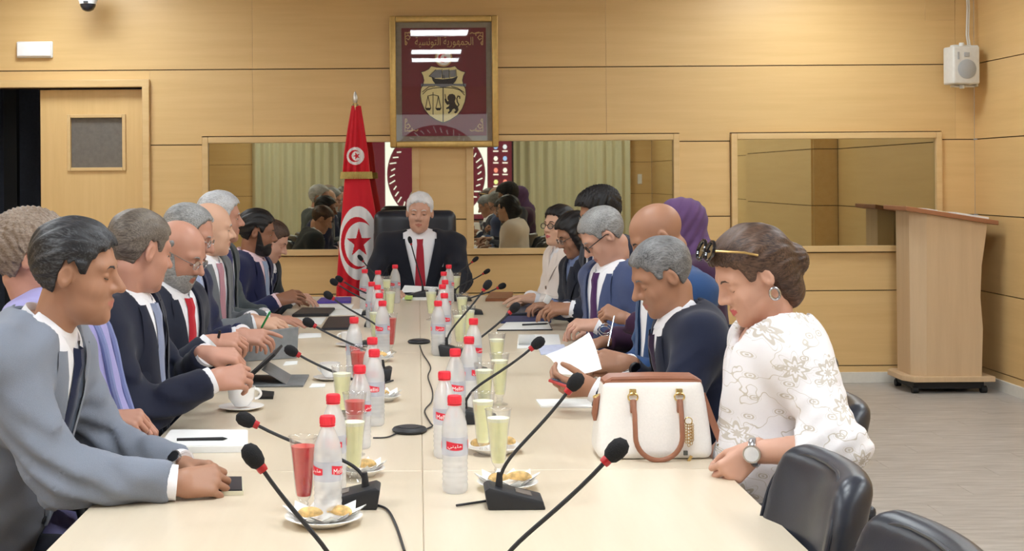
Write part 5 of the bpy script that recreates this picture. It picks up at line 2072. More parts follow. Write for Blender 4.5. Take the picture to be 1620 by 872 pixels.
def q_extra(root, k):
    hp = k['hp']
    # hoop earring
    for s in (-1, 1):
        ring = [hp((s * 0.083, -0.010 + 0.013 * math.cos(a), -0.052 + 0.016 * math.sin(a))) for a in np.linspace(0, 2 * PI, 22)]
        MB().tube(ring, 0.0035, 8, caps=False).build('earring', M_STEEL, root, smooth=True)
    # sunglasses pushed up into the hair
    gl = plain('sunglass_black', srgb(16, 18, 26), 0.08, coat=0.6)
    arm = plain('sunglass_gold', srgb(206, 172, 110), 0.3, metal=0.8)
    frm = MB()
    for s in (-1, 1):
        ring = [hp((s * 0.036 + 0.029 * math.cos(a), 0.086 - 0.018 * math.sin(a), 0.118 + 0.020 * math.sin(a))) for a in np.linspace(0, 2 * PI, 25)]
        frm.tube(ring, 0.0045, 8, caps=False)
    frm.tube([hp((-0.01, 0.090, 0.122)), hp((0.01, 0.090, 0.122))], 0.004, 8)
    g = frm.build('sunglasses', gl, root, smooth=True)
    for s in (-1, 1):
        n = Vector(k['Rh'] @ np.array([0, 0.7, 0.7])) * 0.004
        lens = [hp((s * 0.036 + 0.028 * math.cos(a), 0.086 - 0.018 * math.sin(a), 0.118 + 0.019 * math.sin(a))) for a in np.linspace(0, 2 * PI, 21)[:-1]]
        MB().add(lens + [p - n for p in lens], [tuple(range(20)), tuple(range(20, 40))[::-1]] + [(i, i + 20, (i + 1) % 20 + 20, (i + 1) % 20) for i in range(20)]).build('dark_lens', gl, g)
        MB().tube([hp((s * 0.066, 0.080, 0.118)), hp((s * 0.092, 0.02, 0.085)), hp((s * 0.094, -0.01, 0.062))], 0.003, 8).build('temple', arm, g, smooth=True)


person('woman in white floral blouse with sunglasses on her hair, nearest on right', (1190, 436), 3.25, 'R', 'light', 'brown', 'tied', sex='f',
       pitch=0.45, yaw=0.10, hs=1.02, jacket=floral(), jacket_name='blouse', vneck=True, open_w=0.035, open_c=-0.13, fine=True, lids=0.95, lipstick=True, girth=1.12, arm_len=0.80, lean=0.02, neckf=0.055,
       bare_arms=0.5, shoulder=1.0, hands=[hand(1130, 725, 3.3, dir=(-0.8, -0.2, -0.2), curl=0.6), hand(1190, 716, 3.02, dir=(-0.75, -0.05, -0.62), up=(0.2, -0.85, 0.3), curl=0.75, thumb=0.8, band=-0.005, out=0.6, bk=-0.12, dial=(-0.2, -1, 0.1))],
       trousers=fabric('trousers_pale', srgb(206, 198, 188)),
       extra=many(q_extra, bracelet(1, M_STEEL, 0.031, 0.016, (M_STEEL, 0.020, M_DIAL_WHITE))))

# ---------------------------------------------------------------- chairs under the people
people = [o for o in COL.objects if o.name.split('.')[0] == 'person']
DESC = ['man in pale grey suit', 'person in lilac cardigan', 'man in navy suit above the coffee cup', 'bald man with red tie', 'balding man with notes',
        'man with pink tie', 'silver-haired man in charcoal', 'black-haired bearded man', 'brown-haired man by the flag', None,
        'woman in cream jacket', 'long-haired woman in black jacket', 'curly-haired man', 'grey-haired man bent low', 'woman in purple headscarf',
        'bald man in bright blue suit', 'man in navy with smartwatch', 'woman in white floral blouse']
for o, dsc in zip(people, DESC):
    if dsc:
        seat_person(o, dsc, 0.09 if 'floral' in dsc else 0.0)
    else:
        make_exec_chair((o.location.x - 0.03, o.location.y + 0.06, 0), PI)

# ---------------------------------------------------------------- water bottles
M_PET = clear('bottle_plastic', (1.0, 1.0, 1.0, 1), 0.62, 0.10, 0.4)
M_WATER = clear('water', (0.98, 0.99, 1.0, 1), 0.86, 0.05, 0.2)
M_CAP = plain('cap_red', srgb(238, 52, 70), 0.4, noise=0.02)
M_LOGO = plain('logo_red', srgb(226, 44, 66), 0.5, noise=0.02)
M_LABEL = clear('label_film', (0.90, 0.92, 1.0, 1), 0.72, 0.3, 0.1)
M_LETTER = plain('letter_white', srgb(250, 250, 250), 0.5, noise=0.01)
BH, BR = 0.212, 0.0285


def bottle_radius(z):
    pz = [0, 0.004, 0.012, 0.128, 0.138, 0.155, 0.172, 0.186, 0.191, 0.193]
    pr = [0.022, 0.027, BR, BR, 0.0283, 0.0258, 0.0200, 0.0142, 0.0130, 0.0130]
    return float(np.interp(z, pz, pr))


def make_bottle():
    b = thing('water_bottle', 'water bottle', 'bottle', (0, 0, 0), 0, 'clear water bottles with red caps')
    prof = [(1e-6, 0.003)]
    for z in np.linspace(0, 0.193, 56):
        r = bottle_radius(z)
        if 0.02 < z < 0.078:
            r -= 0.0012 * (0.5 + 0.5 * math.cos(2 * PI * z / 0.0116))
        prof.append((r, z))
    MB().lathe(prof, 24).build('bottle_body', M_PET, b, smooth=True)
    MB().lathe([(1e-6, 0.006)] + [(max(bottle_radius(z) - 0.0022, 0.004), z) for z in np.linspace(0.006, 0.160, 16)] + [(1e-6, 0.1601)], 20).build('water', M_WATER, b, smooth=True)
    cp = MB()
    n = 36
    prof = [(0.0148, 0.1945), (0.0153, 0.196), (0.0153, 0.2095), (0.0146, BH), (1e-6, BH + 0.0002)]
    cp.lathe(prof, n)
    for i in range(0, n, 2):
        a = 2 * PI * i / n
        cp.box((0.0153 * math.cos(a), 0.0153 * math.sin(a), 0.2028), (0.0011, 0.0011, 0.012))
    cp.build('cap', M_CAP, b, smooth=True)
    MB().lathe([(0.0156, 0.1915), (0.0156, 0.1935)], 24).build('neck_ring', M_CAP, b, smooth=True)
    lb_ = MB()
    lb_.lathe([(BR + 0.0004, 0.084), (BR + 0.0004, 0.124)], 28)
    lb_.f = [q for q in lb_.f if len(q) == 4]
    lo = lb_.build('label_sleeve', M_LABEL, b, smooth=True)

    def wrap(vs, a0, z0, r):
        return [(r * math.sin(a0 + v[0] / BR), -r * math.cos(a0 + v[0] / BR), z0 + v[1]) for v in vs]
    AR_BRAND = [0xFEE3, 0xFEE0, 0xFEF4, 0xFE98, 0xFEF2]
    for a0, codes in ((0.0, AR_BRAND[::-1]), (PI * 0.62, [ord(c) for c in 'Melliti']), (-PI * 0.62, [ord(c) for c in 'Melliti'])):
        g = MB()
        xs = np.linspace(-0.0185, 0.0185, 13)
        top = [(x, 0.0085 - 0.0035 * (x / 0.02) + 0.0) for x in xs]
        bot = [(x, -0.0085 + 0.0030 * (x / 0.02) ** 2 - 0.001 * (x / 0.02)) for x in xs]
        vs = wrap(bot, a0, 0.105, BR + 0.0009) + wrap(top, a0, 0.105, BR + 0.0009)
        g.add(vs, [(i, i + 1, i + 14, i + 13) for i in range(12)])
        lg = g.build('logo_patch', M_LOGO, lo)
        tv_, tf2 = text_verts(codes, 0.030, 0.0105)
        MB().add(wrap(tv_, a0, 0.1045, BR + 0.0014), tf2).build('brand_lettering', M_LETTER, b)
    return b


bot0 = make_bottle()
left_caps = [(518, 657), (527, 623), (569, 577), (592, 552), (589, 533), (560, 501), (605, 475), (600, 463), (597, 450), (588, 445), (598, 427), (577, 425), (625, 418)]
right_caps = [(719, 625), (703, 587), (720, 551), (742, 532), (749, 503), (693, 475), (703, 463), (700, 449), (704, 442), (702, 429), (710, 418)]
ORD = ['first', 'second', 'third', 'fourth', 'fifth', 'sixth', 'seventh', 'eighth', 'ninth', 'tenth', 'eleventh', 'twelfth', 'thirteenth']
brnd = random.Random(11)
first = True
for side_, caps in (('left', left_caps), ('right', right_caps)):
    for i, (cx, cy) in enumerate(caps):
        q = T(cx, cy + 1, TZ + BH)
        lab = 'clear water bottle with red cap, %s from the front in the %s row' % (ORD[i], side_)
        rz = {('right', 0): -0.05, ('right', 1): 1.75, ('left', 0): -0.95, ('left', 2): 0.9, ('left', 3): -2.1, ('right', 2): -1.7}.get((side_, i), brnd.uniform(-0.9, 0.9))
        if first:
            bot0.location = (q.x, q.y, TZ)
            bot0.rotation_euler = (0, 0, rz)
            bot0['label'] = lab
            first = False
        else:
            dup(bot0, (q.x, q.y, TZ), rz, lab)

# ---------------------------------------------------------------- juice glasses
M_GLASS = clear('drinking_glass', (0.99, 0.995, 1.0, 1), 0.985, 0.03, 0.4)
M_RED = plain('strawberry_juice', srgb(206, 36, 36), 0.35, noise=0.08)
M_YEL = plain('lemon_juice', srgb(246, 244, 190), 0.4, noise=0.03)
M_FOAM = plain('juice_foam', srgb(244, 244, 214), 0.6, noise=0.03)
GH = 0.155


def glass_r(z):
    return float(np.interp(z, [0.022, 0.034, 0.055, 0.09, 0.125, 0.155], [0.009, 0.0165, 0.0195, 0.0225, 0.0262, 0.0305]))


def make_glass(kind, label):
    jm = M_RED if kind == 'red' else M_YEL
    g = thing('juice_glass', label, 'glass', (0, 0, 0), 0, 'footed glasses of %s juice' % ('red' if kind == 'red' else 'lemon'))
    prof = [(1e-6, 0.001), (0.025, 0.0), (0.0255, 0.003), (0.014, 0.007), (0.0075, 0.012), (0.0105, 0.016), (0.0078, 0.021)]
    prof += [(glass_r(z), z) for z in np.linspace(0.024, GH, 18)]
    prof += [(0.0318, GH + 0.001), (0.0298, GH + 0.001)] + [(glass_r(z) - 0.0018, z) for z in np.linspace(GH, 0.04, 12)]
    MB().lathe(prof, 24).build('glass_body', M_GLASS, g, smooth=True)
    top = 0.136 if kind == 'red' else 0.128
    MB().lathe([(1e-6, 0.031)] + [(glass_r(z) - 0.0020, z) for z in np.linspace(0.033, top, 14)] + [(1e-6, top + 0.0006)], 22).build('juice', jm, g, smooth=True)
    if kind != 'red':
        MB().lathe([(glass_r(top) - 0.0019, top), (glass_r(top + 0.008) - 0.0019, top + 0.008), (1e-6, top + 0.0085)], 22).build('foam', M_FOAM, g, smooth=True)
    return g


reds = [(480, 691, 'red juice glass beside the nearest bottle on the left'), (561, 622, 'red juice glass with its foot hidden by a lemon juice glass'),
        (567, 548, 'red juice glass almost hidden behind a bottle on the left'), (617, 496, 'red juice glass standing alone, farthest of the red ones')]
yels = [(559, 654, 'lemon juice glass behind the nearest microphone base on the left'), (541, 580, 'lemon juice glass by the tablet card, left row'),
        (594, 487, 'lemon juice glass wedged between bottles on the left'), (617, 456, 'lemon juice glass behind the far red glass'),
        (611, 437, 'lemon juice glass in front of the chairman, left side'), (682, 456, 'lemon juice glass beside the chairman papers'),
        (788, 648, 'lemon juice glass nearest the camera on the right'), (764, 622, 'second lemon juice glass on the right, left of the nearest'),
        (766, 575, 'lemon juice glass with high foam in the middle right'), (790, 560, 'lemon juice glass just behind the high foam one'),
        (786, 528, 'lemon juice glass right of the black gooseneck, middle right'), (727, 492, 'lemon juice glass left of a far microphone on the right'),
        (741, 484, 'lemon juice glass paired behind another, far right row'), (731, 464, 'short-looking lemon juice glass near the brown wallet'),
        (721, 432, 'lemon juice glass beside the last bottle on the right')]
for kind, lst in (('red', reds), ('lemon', yels)):
    g0 = None
    for x, yy, lab in lst:
        q = T(x, yy, TZ + GH)
        if g0 is None:
            g0 = make_glass(kind, lab)
            g0.location = (q.x, q.y, TZ)
        else:
            dup(g0, (q.x, q.y, TZ), brnd.uniform(0, 3), lab)

# ---------------------------------------------------------------- gooseneck microphones
M_MIC = plain('microphone_black', srgb(30, 31, 36), 0.5)
M_FOAMB = plain('windscreen_foam', srgb(22, 22, 26), 0.95, nscale=500, bump=0.5)
M_RING = plain('ring_red', srgb(176, 24, 34), 0.35)
M_GREYB = plain('microphone_panel', srgb(112, 104, 98), 0.4)


def microphone(hx, hy, bx_, by, label, cable=None, thin=False):
    base = T(bx_, by)
    if base.y > TY1 - 0.12:
        base.y = TY1 - 0.12
        base.x = W(bx_, by, base.y).x
    hw = W(hx, hy, base.y)
    s = 1 if hw.x >= base.x else -1
    m = thing('gooseneck_microphone', label, 'microphone', (base.x, base.y, TZ), 0, 'gooseneck microphones along the table')
    # wedge: tall at the table middle, sloping towards the speaker
    wv = []
    for yv, k in ((-0.042, 1), (0.042, 1)):
        wv += [(-s * 0.055, yv, 0.0), (s * 0.065, yv, 0.0), (s * 0.060, yv * 0.94, 0.018), (-s * 0.052, yv * 0.9, 0.046), (-s * 0.062, yv * 0.94, 0.040)]
    MB().add(wv, [(0, 1, 2, 3, 4), (9, 8, 7, 6, 5)] + [(i, i + 5, (i + 1) % 5 + 5, (i + 1) % 5) for i in range(5)]).build('base', M_MIC, m, bevel=0.004, smooth=True)
    sl = Vector((s * 0.112, 0, -0.028)).normalized()
    pn = Vector((s * 0.26, 0, 0.96)).normalized()
    pc = Vector((s * 0.022, 0, 0.0282))
    vs = []
    for dy in (-0.018, 0.018):
        for t in (-0.018, 0.016):
            vs.append(pc + sl * t + Vector((0, dy, 0)) + pn * 0.0012)
    MB().add(vs + [v - pn * 0.003 for v in vs], [(0, 1, 3, 2), (6, 7, 5, 4), (0, 4, 5, 1), (1, 5, 7, 3), (3, 7, 6, 2), (2, 6, 4, 0)]).build('speaker_panel', M_GREYB, m)
    p0 = Vector((-s * 0.030, 0, 0.040))
    p3 = Vector((hw.x - base.x, 0, hw.z - TZ))
    dirn = (p3 - p0)
    L = dirn.length
    up1 = p0 + Vector((s * 0.004, 0, min(0.065, L * 0.25)))
    mid = p0.lerp(p3, 0.40) + Vector((0, 0, 0.004))
    path = []
    tail = p3 - (p3 - mid).normalized() * 0.020
    for k in range(15):
        t = k / 14
        path.append(((1 - t) ** 3) * p0 + 3 * (1 - t) ** 2 * t * up1 + 3 * (1 - t) * t * t * mid + t ** 3 * tail)
    MB().tube(path, [0.0038] * 12 + [0.0036] * 3, 8).build('gooseneck', M_MIC, m, smooth=True)
    MB().tube([p0 - Vector((0, 0, 0.004)), p0 + (up1 - p0).normalized() * 0.03], [0.009, 0.006], 10).build('neck_socket', M_MIC, m, smooth=True)
    d = (path[-1] - path[-3]).normalized()
    R_ = d.to_track_quat('Z', 'Y').to_matrix()
    k = 0.8 if thin else 1.0
    MB().lathe([(0.0075 * k, -0.006), (0.0085 * k, -0.002), (0.0085 * k, 0.008)], 14, tail, R_).build('light_ring', M_RING, m, smooth=True)
    MB().lathe([(0.008 * k, 0.004), (0.013 * k, 0.010), (0.0158 * k, 0.022), (0.0152 * k, 0.034), (0.010 * k, 0.043), (1e-6, 0.047)], 16, tail, R_).build('windscreen', M_FOAMB, m, smooth=True)
    if cable:
        pts = [Vector((-s * 0.05, 0, 0.012))] + [T(a, b_, TZ + 0.004) - Vector((base.x, base.y, TZ)) for a, b_ in cable]
        sm = []
        for i in range(len(pts) - 1):
            q0, q1, q2, q3 = pts[max(i - 1, 0)], pts[i], pts[i + 1], pts[min(i + 2, len(pts) - 1)]
            for t in np.linspace(0, 1, 7)[:-1]:
                sm.append(0.5 * ((2 * q1) + (q2 - q0) * t + (2 * q0 - 5 * q1 + 4 * q2 - q3) * t * t + (3 * q1 - q0 - 3 * q2 + q3) * t ** 3))
        sm.append(pts[-1])
        MB().tube(sm, 0.0027, 7).build('cable', M_MIC, m, smooth=True)
    return m


mics = [
    (403, 725, 508, 968, 'gooseneck microphone at the bottom left edge, before the man in grey', None),
    (972, 715, 812, 968, 'gooseneck microphone at the bottom centre, head below the handbag', None),
    (392, 665, 556, 800, 'gooseneck microphone whose base stands behind the nearest left bottle', [(590, 797), (612, 806), (626, 830), (640, 872)]),
    (908, 607, 812, 800, 'gooseneck microphone with full base in view at front right', [(768, 793), (742, 797), (722, 800)]),
    (463, 556, 574, 656, 'gooseneck microphone pointing at the coffee cup, left side', None),
    (849, 544, 752, 668, 'gooseneck microphone in front of the sheet of paper', None),
    (490, 511, 592, 602, 'gooseneck microphone beside the grey tablet, left side', [(606, 606), (622, 602)]),
    (813, 488, 745, 592, 'gooseneck microphone before the white pad on the right', [(722, 588), (708, 588)]),
    (521, 468, 593, 548, 'gooseneck microphone over the dark folder, left side', None),
    (770, 452, 718, 562, 'tall upright gooseneck microphone in the right row', None),
    (530, 447, 598, 516, 'gooseneck microphone near the purple folder, front of a pair', None),
    (538, 442, 592, 498, 'gooseneck microphone near the purple folder, back of a pair', None),
    (793, 453, 744, 497, 'gooseneck microphone near the brown wallet', None),
    (769, 430, 728, 476, 'gooseneck microphone second from the far end, right side', None),
    (751, 411, 706, 470, 'gooseneck microphone at the far end on the right', None),
    (571, 409, 602, 470, 'gooseneck microphone in front of the flag', None),
    (649, 381, 661, 468, 'thin gooseneck microphone in front of the chairman tie', None),
]
for i, a in enumerate(mics):
    microphone(*a, thin=(i > 12))

# ---------------------------------------------------------------- table pucks with cable
def puck(x, yy, label, cable):
    q = T(x, yy)
    m = thing('conference_puck', label, 'speakerphone', (q.x, q.y, TZ), 0, 'round black pucks on the centre seam')
    MB().lathe([(0.040, 0.0), (0.047, 0.004), (0.048, 0.008), (0.044, 0.013), (0.036, 0.0150), (1e-6, 0.0155)], 32).build('puck_body', M_MIC, m, smooth=True)
    MB().lathe([(0.030, 0.0152), (0.030, 0.0166), (1e-6, 0.0168)], 24).build('top_cap', plain('puck_top', srgb(58, 60, 66), 0.4), m, smooth=True)
    pts = [T(a, b_, TZ + 0.004) - Vector((q.x, q.y, TZ)) for a, b_ in cable]
    sm = []
    for i in range(len(pts) - 1):
        q0, q1, q2, q3 = pts[max(i - 1, 0)], pts[i], pts[i + 1], pts[min(i + 2, len(pts) - 1)]
        for t in np.linspace(0, 1, 8)[:-1]:
            sm.append(0.5 * ((2 * q1) + (q2 - q0) * t + (2 * q0 - 5 * q1 + 4 * q2 - q3) * t * t + (3 * q1 - q0 - 3 * q2 + q3) * t ** 3))
    sm.append(pts[-1])
    MB().tube(sm, 0.0022, 7).build('cable', M_MIC, m, smooth=True)


puck(648, 684, 'black round puck nearest the camera on the table centre', [(627, 686), (612, 692), (590, 693)])
puck(663, 543, 'black round puck farther up the table centre', [(664, 547), (669, 560), (681, 580), (677, 596), (684, 618), (683, 635), (672, 650), (680, 668), (684, 674), (672, 680)])

# ---------------------------------------------------------------- plates with pastries
M_CHINA = plain('china_white', srgb(244, 242, 240), 0.25, noise=0.01)
M_PASTRY = plain('pastry_gold', srgb(222, 184, 120), 0.7, noise=0.25, nscale=60, bump=0.5)
M_NAPKIN = plain('napkin_white', srgb(246, 244, 240), 0.8, noise=0.01)


def plate(x, yy, label, r, items, napkin=False):
    q = T(x, yy)
    pl = thing('plate', label, 'plate', (q.x, q.y, TZ), 0, 'white plates of pastries')
    MB().lathe([(1e-6, 0.001), (r * 0.55, 0.0), (r * 0.6, 0.003), (r * 0.96, 0.016), (r, 0.018), (r * 0.94, 0.0185), (r * 0.6, 0.007), (1e-6, 0.006)], 36).build('dish', M_CHINA, pl, smooth=True)
    if napkin:
        pts = []
        n = 24
        vs = []
        for i in range(n):
            a = 2 * PI * i / n
            rr = r * (0.82 + 0.24 * (i % 2) + 0.1 * math.sin(3 * a))
            vs.append((rr * math.cos(a), rr * math.sin(a) * 0.9, 0.022 + 0.012 * (i % 2)))
        vs2 = [(v[0] * 0.45, v[1] * 0.45, 0.0095) for v in vs]
        MB().add(vs + vs2 + [(v[0], v[1], v[2] - 0.002) for v in vs] + [(v[0], v[1], v[2] - 0.002) for v in vs2],
                 [(i, (i + 1) % n, (i + 1) % n + n, i + n) for i in range(n)] + [(i + 2 * n, i + 3 * n, (i + 1) % n + 3 * n, (i + 1) % n + 2 * n) for i in range(n)] + [tuple(range(n, 2 * n))]
                 ).build('napkin', M_NAPKIN, pl, smooth=True, angle=25)
    for i, (ox, oy, rot, L) in enumerate(items):
        pts, rad = [], []
        for t in np.linspace(-1, 1, 13):
            a = t * 1.15
            p_ = Vector((L * math.sin(a), L * (math.cos(a) - 0.6), 0))
            p_ = Matrix.Rotation(rot, 3, 'Z') @ p_
            pts.append((q.x + ox + p_.x, q.y + oy + p_.y, TZ + 0.026))
            rad.append(0.003 + 0.0078 * (1 - t * t))
        c = MB().tube(pts, rad, 12)
        o = c.build('pastry', M_PASTRY, smooth=True)
        tagit(o, 'golden crescent pastry, %s from left on the %s' % (ORD[i], label.replace('white ', '')), 'pastry', 'crescent pastries on plates')
    return pl


plate(512, 829, 'white plate before nearest left bottle', 0.078, [(-0.026, -0.018, 0.3, 0.026), (0.032, -0.008, -0.4, 0.028)], True)
plate(803, 774, 'white plate behind front right microphone', 0.068, [(-0.02, -0.01, 0.5, 0.026), (0.026, 0.004, -0.3, 0.03)], True)
plate(782, 716, 'white plate behind two right lemon glasses', 0.072, [(-0.035, -0.01, 0.2, 0.026), (0.03, 0.01, -0.4, 0.026)])
plate(604, 634, 'white napkin-lined plate beside the labelled left bottle', 0.060, [(0.0, -0.012, 0.2, 0.024)], True)
plate(572, 752, 'white plate behind the lemon glass on the left', 0.055, [(0.01, 0.0, 0.2, 0.024)], True)
plate(598, 572, 'white plate behind the fourth left bottle', 0.06, [(0.01, 0.0, 0.2, 0.024)], True)

# ---------------------------------------------------------------- coffee cups
def cup(x, yy, label, rz, k=1.0):
    q = T(x, yy)
    c = thing('coffee_cup', label, 'cup', (q.x, q.y, TZ + 0.0125 * k), rz, 'white coffee cups')
    prof = [(1e-6, 0.001), (0.022, 0.0), (0.025, 0.004), (0.038, 0.022), (0.041, 0.052), (0.042, 0.056), (0.0395, 0.056), (0.0365, 0.024), (0.02, 0.008), (1e-6, 0.007)]
    MB().lathe([(r * k, z * k) for r, z in prof], 28).build('cup_body', M_CHINA, c, smooth=True)
    MB().lathe([(1e-6, 0.044 * k), (0.038 * k, 0.0442 * k), (1e-6, 0.0445 * k)], 24).build('coffee', plain('coffee_brown', srgb(96, 60, 36), 0.2), c, smooth=True)
    MB().tube([(0.038 * k + 0.020 * k * math.sin(a), 0, 0.034 * k + 0.015 * k * math.cos(a)) for a in np.linspace(0.1, PI - 0.1, 12)], 0.0042 * k, 8).build('handle', M_CHINA, c, smooth=True)
    s_ = thing('saucer', 'saucer under the ' + label, 'saucer', (q.x, q.y, TZ), 0, 'white saucers')
    MB().lathe([(1e-6, 0.002), (0.035 * k, 0.0), (0.066 * k, 0.010), (0.068 * k, 0.0115), (0.064 * k, 0.0122), (0.034 * k, 0.0048), (1e-6, 0.0046)], 32).build('dish', M_CHINA, s_, smooth=True)


cup(382, 648, 'white coffee cup by the man in navy suit', 0.15)
cup(553, 548, 'white coffee cup behind a bottle in the left row', PI - 0.2, 0.85)
cup(522, 601, 'white cup right of the two cards', 2.6, 0.85)

# ---------------------------------------------------------------- papers, tablets, folders, phone
M_DARKF = plain('folder_black', srgb(36, 38, 48), 0.45)
M_NAVYF = plain('folder_navy', srgb(44, 56, 104), 0.5)
M_GREYF = plain('cover_grey', srgb(122, 124, 126), 0.6)
M_PURP = plain('folder_purple', srgb(84, 66, 160), 0.5)
M_BROWN = plain('leather_brown', srgb(140, 84, 48), 0.45)


def flat(name, corners, label, cat, mat, th=0.003, z=TZ, group=None, top=None):
    """a flat thing lying at height z; corners as photograph positions"""
    pts = [T(a, b_, z) for a, b_ in corners]
    c = sum(pts, Vector()) / len(pts)
    poly = [(p.x - c.x, p.y - c.y) for p in pts]
    area = sum(poly[i - 1][0] * poly[i][1] - poly[i][0] * poly[i - 1][1] for i in range(len(poly)))
    if area < 0:
        poly = poly[::-1]
    if top is None:
        o = MB().slab(poly, 0, th).build(name, mat, None, (c.x, c.y, z + 0.0004))
        tagit(o, label, cat, group)
        return o
    r = thing(name, label, cat, (c.x, c.y, z + 0.0004), 0, group)
    tm, tth, tn, bn = top
    MB().slab(poly, 0, th).build(bn, mat, r)
    MB().slab([(x * 0.97, y_ * 0.96) for x, y_ in poly], th, th + tth).build(tn, tm, r)
    return r


flat('notebook', [(292, 782), (388, 782), (384, 762), (318, 758)], 'dark notebook under the clasped hands of the man in grey', 'notebook', M_DARKF, 0.010, TZ, None, (M_PAPER, 0.0, 'page_block', 'cover')) if False else None
nb = flat('notebook', [(268, 786), (385, 784), (384, 762), (290, 762)], 'dark notebook under the clasped hands of the man in grey', 'notebook', plain('paper_cream', srgb(226, 222, 196), 0.7), 0.009, TZ, None, (M_DARKF, 0.003, 'cover', 'page_block'))
pad = flat('notepad', [(248, 718), (392, 716), (392, 690), (270, 690)], 'white notepad with a pen behind the clasped hands', 'notepad', M_PAPER, 0.016, TZ, None, (M_PAPER, 0.002, 'top_page', 'page_block'))


def pen(x0, y0, d0, x1, y1, d1, label, mat, tipm=None):
    a, b_ = W(x0, y0, d0), W(x1, y1, d1)
    r = thing('pen', label, 'pen', a)
    v = b_ - a
    MB().tube([Vector(), v * 0.9], 0.0045, 10).build('barrel', mat, r, smooth=True)
    MB().tube([v * 0.9, v], [0.0045, 0.001], 10).build('tip', tipm or M_BLACK, r, smooth=True)


p0 = T(286, 694, TZ + 0.024)
pen(280, 696, p0.y, 360, 694, p0.y, 'dark pen lying on the white notepad', M_MIC)
p0 = T(346, 548)
pen(348, 523, 4.33, 342, 552, 4.36, 'black pen held by the bald man with red tie', M_BLACK)
pen(427, 494, 5.35, 413, 520, 5.4, 'green pen held by the man in mid-grey suit', plain('pen_green', srgb(40, 160, 84), 0.35))

# tablet standing on its kickstand, keyboard in front
tb = T(418, 612)
r = thing('tablet', 'black tablet propped on a grey kickstand by the man in navy', 'tablet', (0, 0, 0))
a, b_ = T(384, 612), W(440, 560, T(384, 612).y + 0.05)
yy0, yy1 = a.y - 0.02, a.y + 0.22
n_ = Vector((-(b_.z - a.z), 0, (b_.x - a.x))).normalized() * 0.010
vs = []
for yv in (yy0, yy1):
    for p_ in (a, b_):
        vs += [Vector((p_.x, yv, p_.z + 0.004)), Vector((p_.x, yv, p_.z + 0.004)) + n_]
MB().add(vs, [(0, 1, 3, 2), (4, 6, 7, 5), (0, 4, 5, 1), (2, 3, 7, 6), (1, 5, 7, 3), (0, 2, 6, 4)]).build('screen_slab', M_BLACK, r, bevel=0.003)
m0 = a.lerp(b_, 0.55)
e0 = T(452, 612)
vs = []
for yv in (yy0 + 0.02, yy1 - 0.02):
    vs += [(m0.x, yv, m0.z), (m0.x + 0.006, yv, m0.z - 0.002), (e0.x + 0.006, yv, TZ + 0.005), (e0.x, yv, TZ + 0.005)]
MB().add(vs, [(0, 1, 2, 3), (7, 6, 5, 4), (0, 4, 5, 1), (1, 5, 6, 2), (2, 6, 7, 3), (3, 7, 4, 0)]).build('kickstand', plain('alu_grey', srgb(132, 136, 142), 0.35, metal=0.4), r)
q0, q1 = T(384, 616), T(478, 616)
MB().box(((q0.x + q1.x) / 2, (yy0 + yy1) / 2, TZ + 0.004), (q1.x - q0.x, yy1 - yy0, 0.007)).build('keyboard_cover', M_GREYF, r, bevel=0.002)
flat('phone', [(408, 632), (432, 632), (434, 624), (412, 622)], 'black phone lying beside the coffee cup', 'phone', M_BLACK, 0.009)

# grey tablet cover standing up
g0, g1 = T(384, 573), T(470, 567)
gt0, gt1 = W(392, 528, g0.y + 0.03), W(472, 519, g1.y + 0.03)
vs = [g0, g1, gt1, gt0]
vs = [Vector(v) + Vector((0, 0, 0.001)) for v in vs]
off = Vector((0, 0.012, 0.003))
r = thing('tablet_cover', 'grey tablet in a fabric cover standing upright on the left', 'tablet', (0, 0, 0))
MB().add(vs + [v + off for v in vs], [(0, 1, 2, 3), (7, 6, 5, 4), (0, 4, 5, 1), (1, 5, 6, 2), (2, 6, 7, 3), (3, 7, 4, 0)]).build('cover', M_GREYF, r, bevel=0.002)
bb = [g0.lerp(g1, 0.06) + Vector((0, 0.015, 0)), g0.lerp(g1, 0.94) + Vector((0, 0.015, 0)), g0.lerp(g1, 0.94) + Vector((0, 0.13, 0)), g0.lerp(g1, 0.06) + Vector((0, 0.13, 0))]
mtop = [v + Vector((0, 0, 0.006)) for v in bb]
MB().add(bb + mtop, [(0, 3, 2, 1), (4, 5, 6, 7), (0, 1, 5, 4), (1, 2, 6, 5), (2, 3, 7, 6), (3, 0, 4, 7)]).build('rear_flap', M_GREYF, r)

flat('card', [(448, 579), (470, 577), (471, 572), (452, 573)], 'white card in front of the grey tablet cover', 'card', M_PAPER, 0.002)
flat('card', [(489, 614), (514, 613), (515, 608), (494, 608)], 'white card right of the tablet keyboard', 'card', M_PAPER, 0.002)
flat('paper', [(448, 516), (508, 514), (516, 503), (462, 504)], 'white sheet by the flat hand of the silver-haired man', 'paper', M_PAPER, 0.002)
flat('paper', [(470, 536), (508, 534), (508, 528), (474, 528)], 'white slip with blue pen line on the left', 'paper', M_PAPER, 0.002)
flat('folder', [(508, 523), (556, 522), (562, 503), (520, 504)], 'dark grey folder under the left microphone', 'folder', M_DARKF, 0.008, TZ, None, (M_DARKF, 0.002, 'cover', 'inner_leaves'))
flat('laptop', [(462, 502), (520, 501), (530, 491), (478, 491)], 'closed black laptop before the bearded man', 'laptop', M_MIC, 0.012, TZ, None, (M_DARKF, 0.003, 'lid', 'base'))
flat('folder', [(500, 481), (555, 480), (556, 473), (508, 474)], 'purple folder in front of the flag', 'folder', M_PURP, 0.010, TZ, None, (M_PURP, 0.002, 'cover', 'inner_leaves'))
flat('paper', [(486, 490), (556, 489), (560, 483), (496, 483)], 'white papers in front of the purple folder', 'paper', M_PAPER, 0.004)
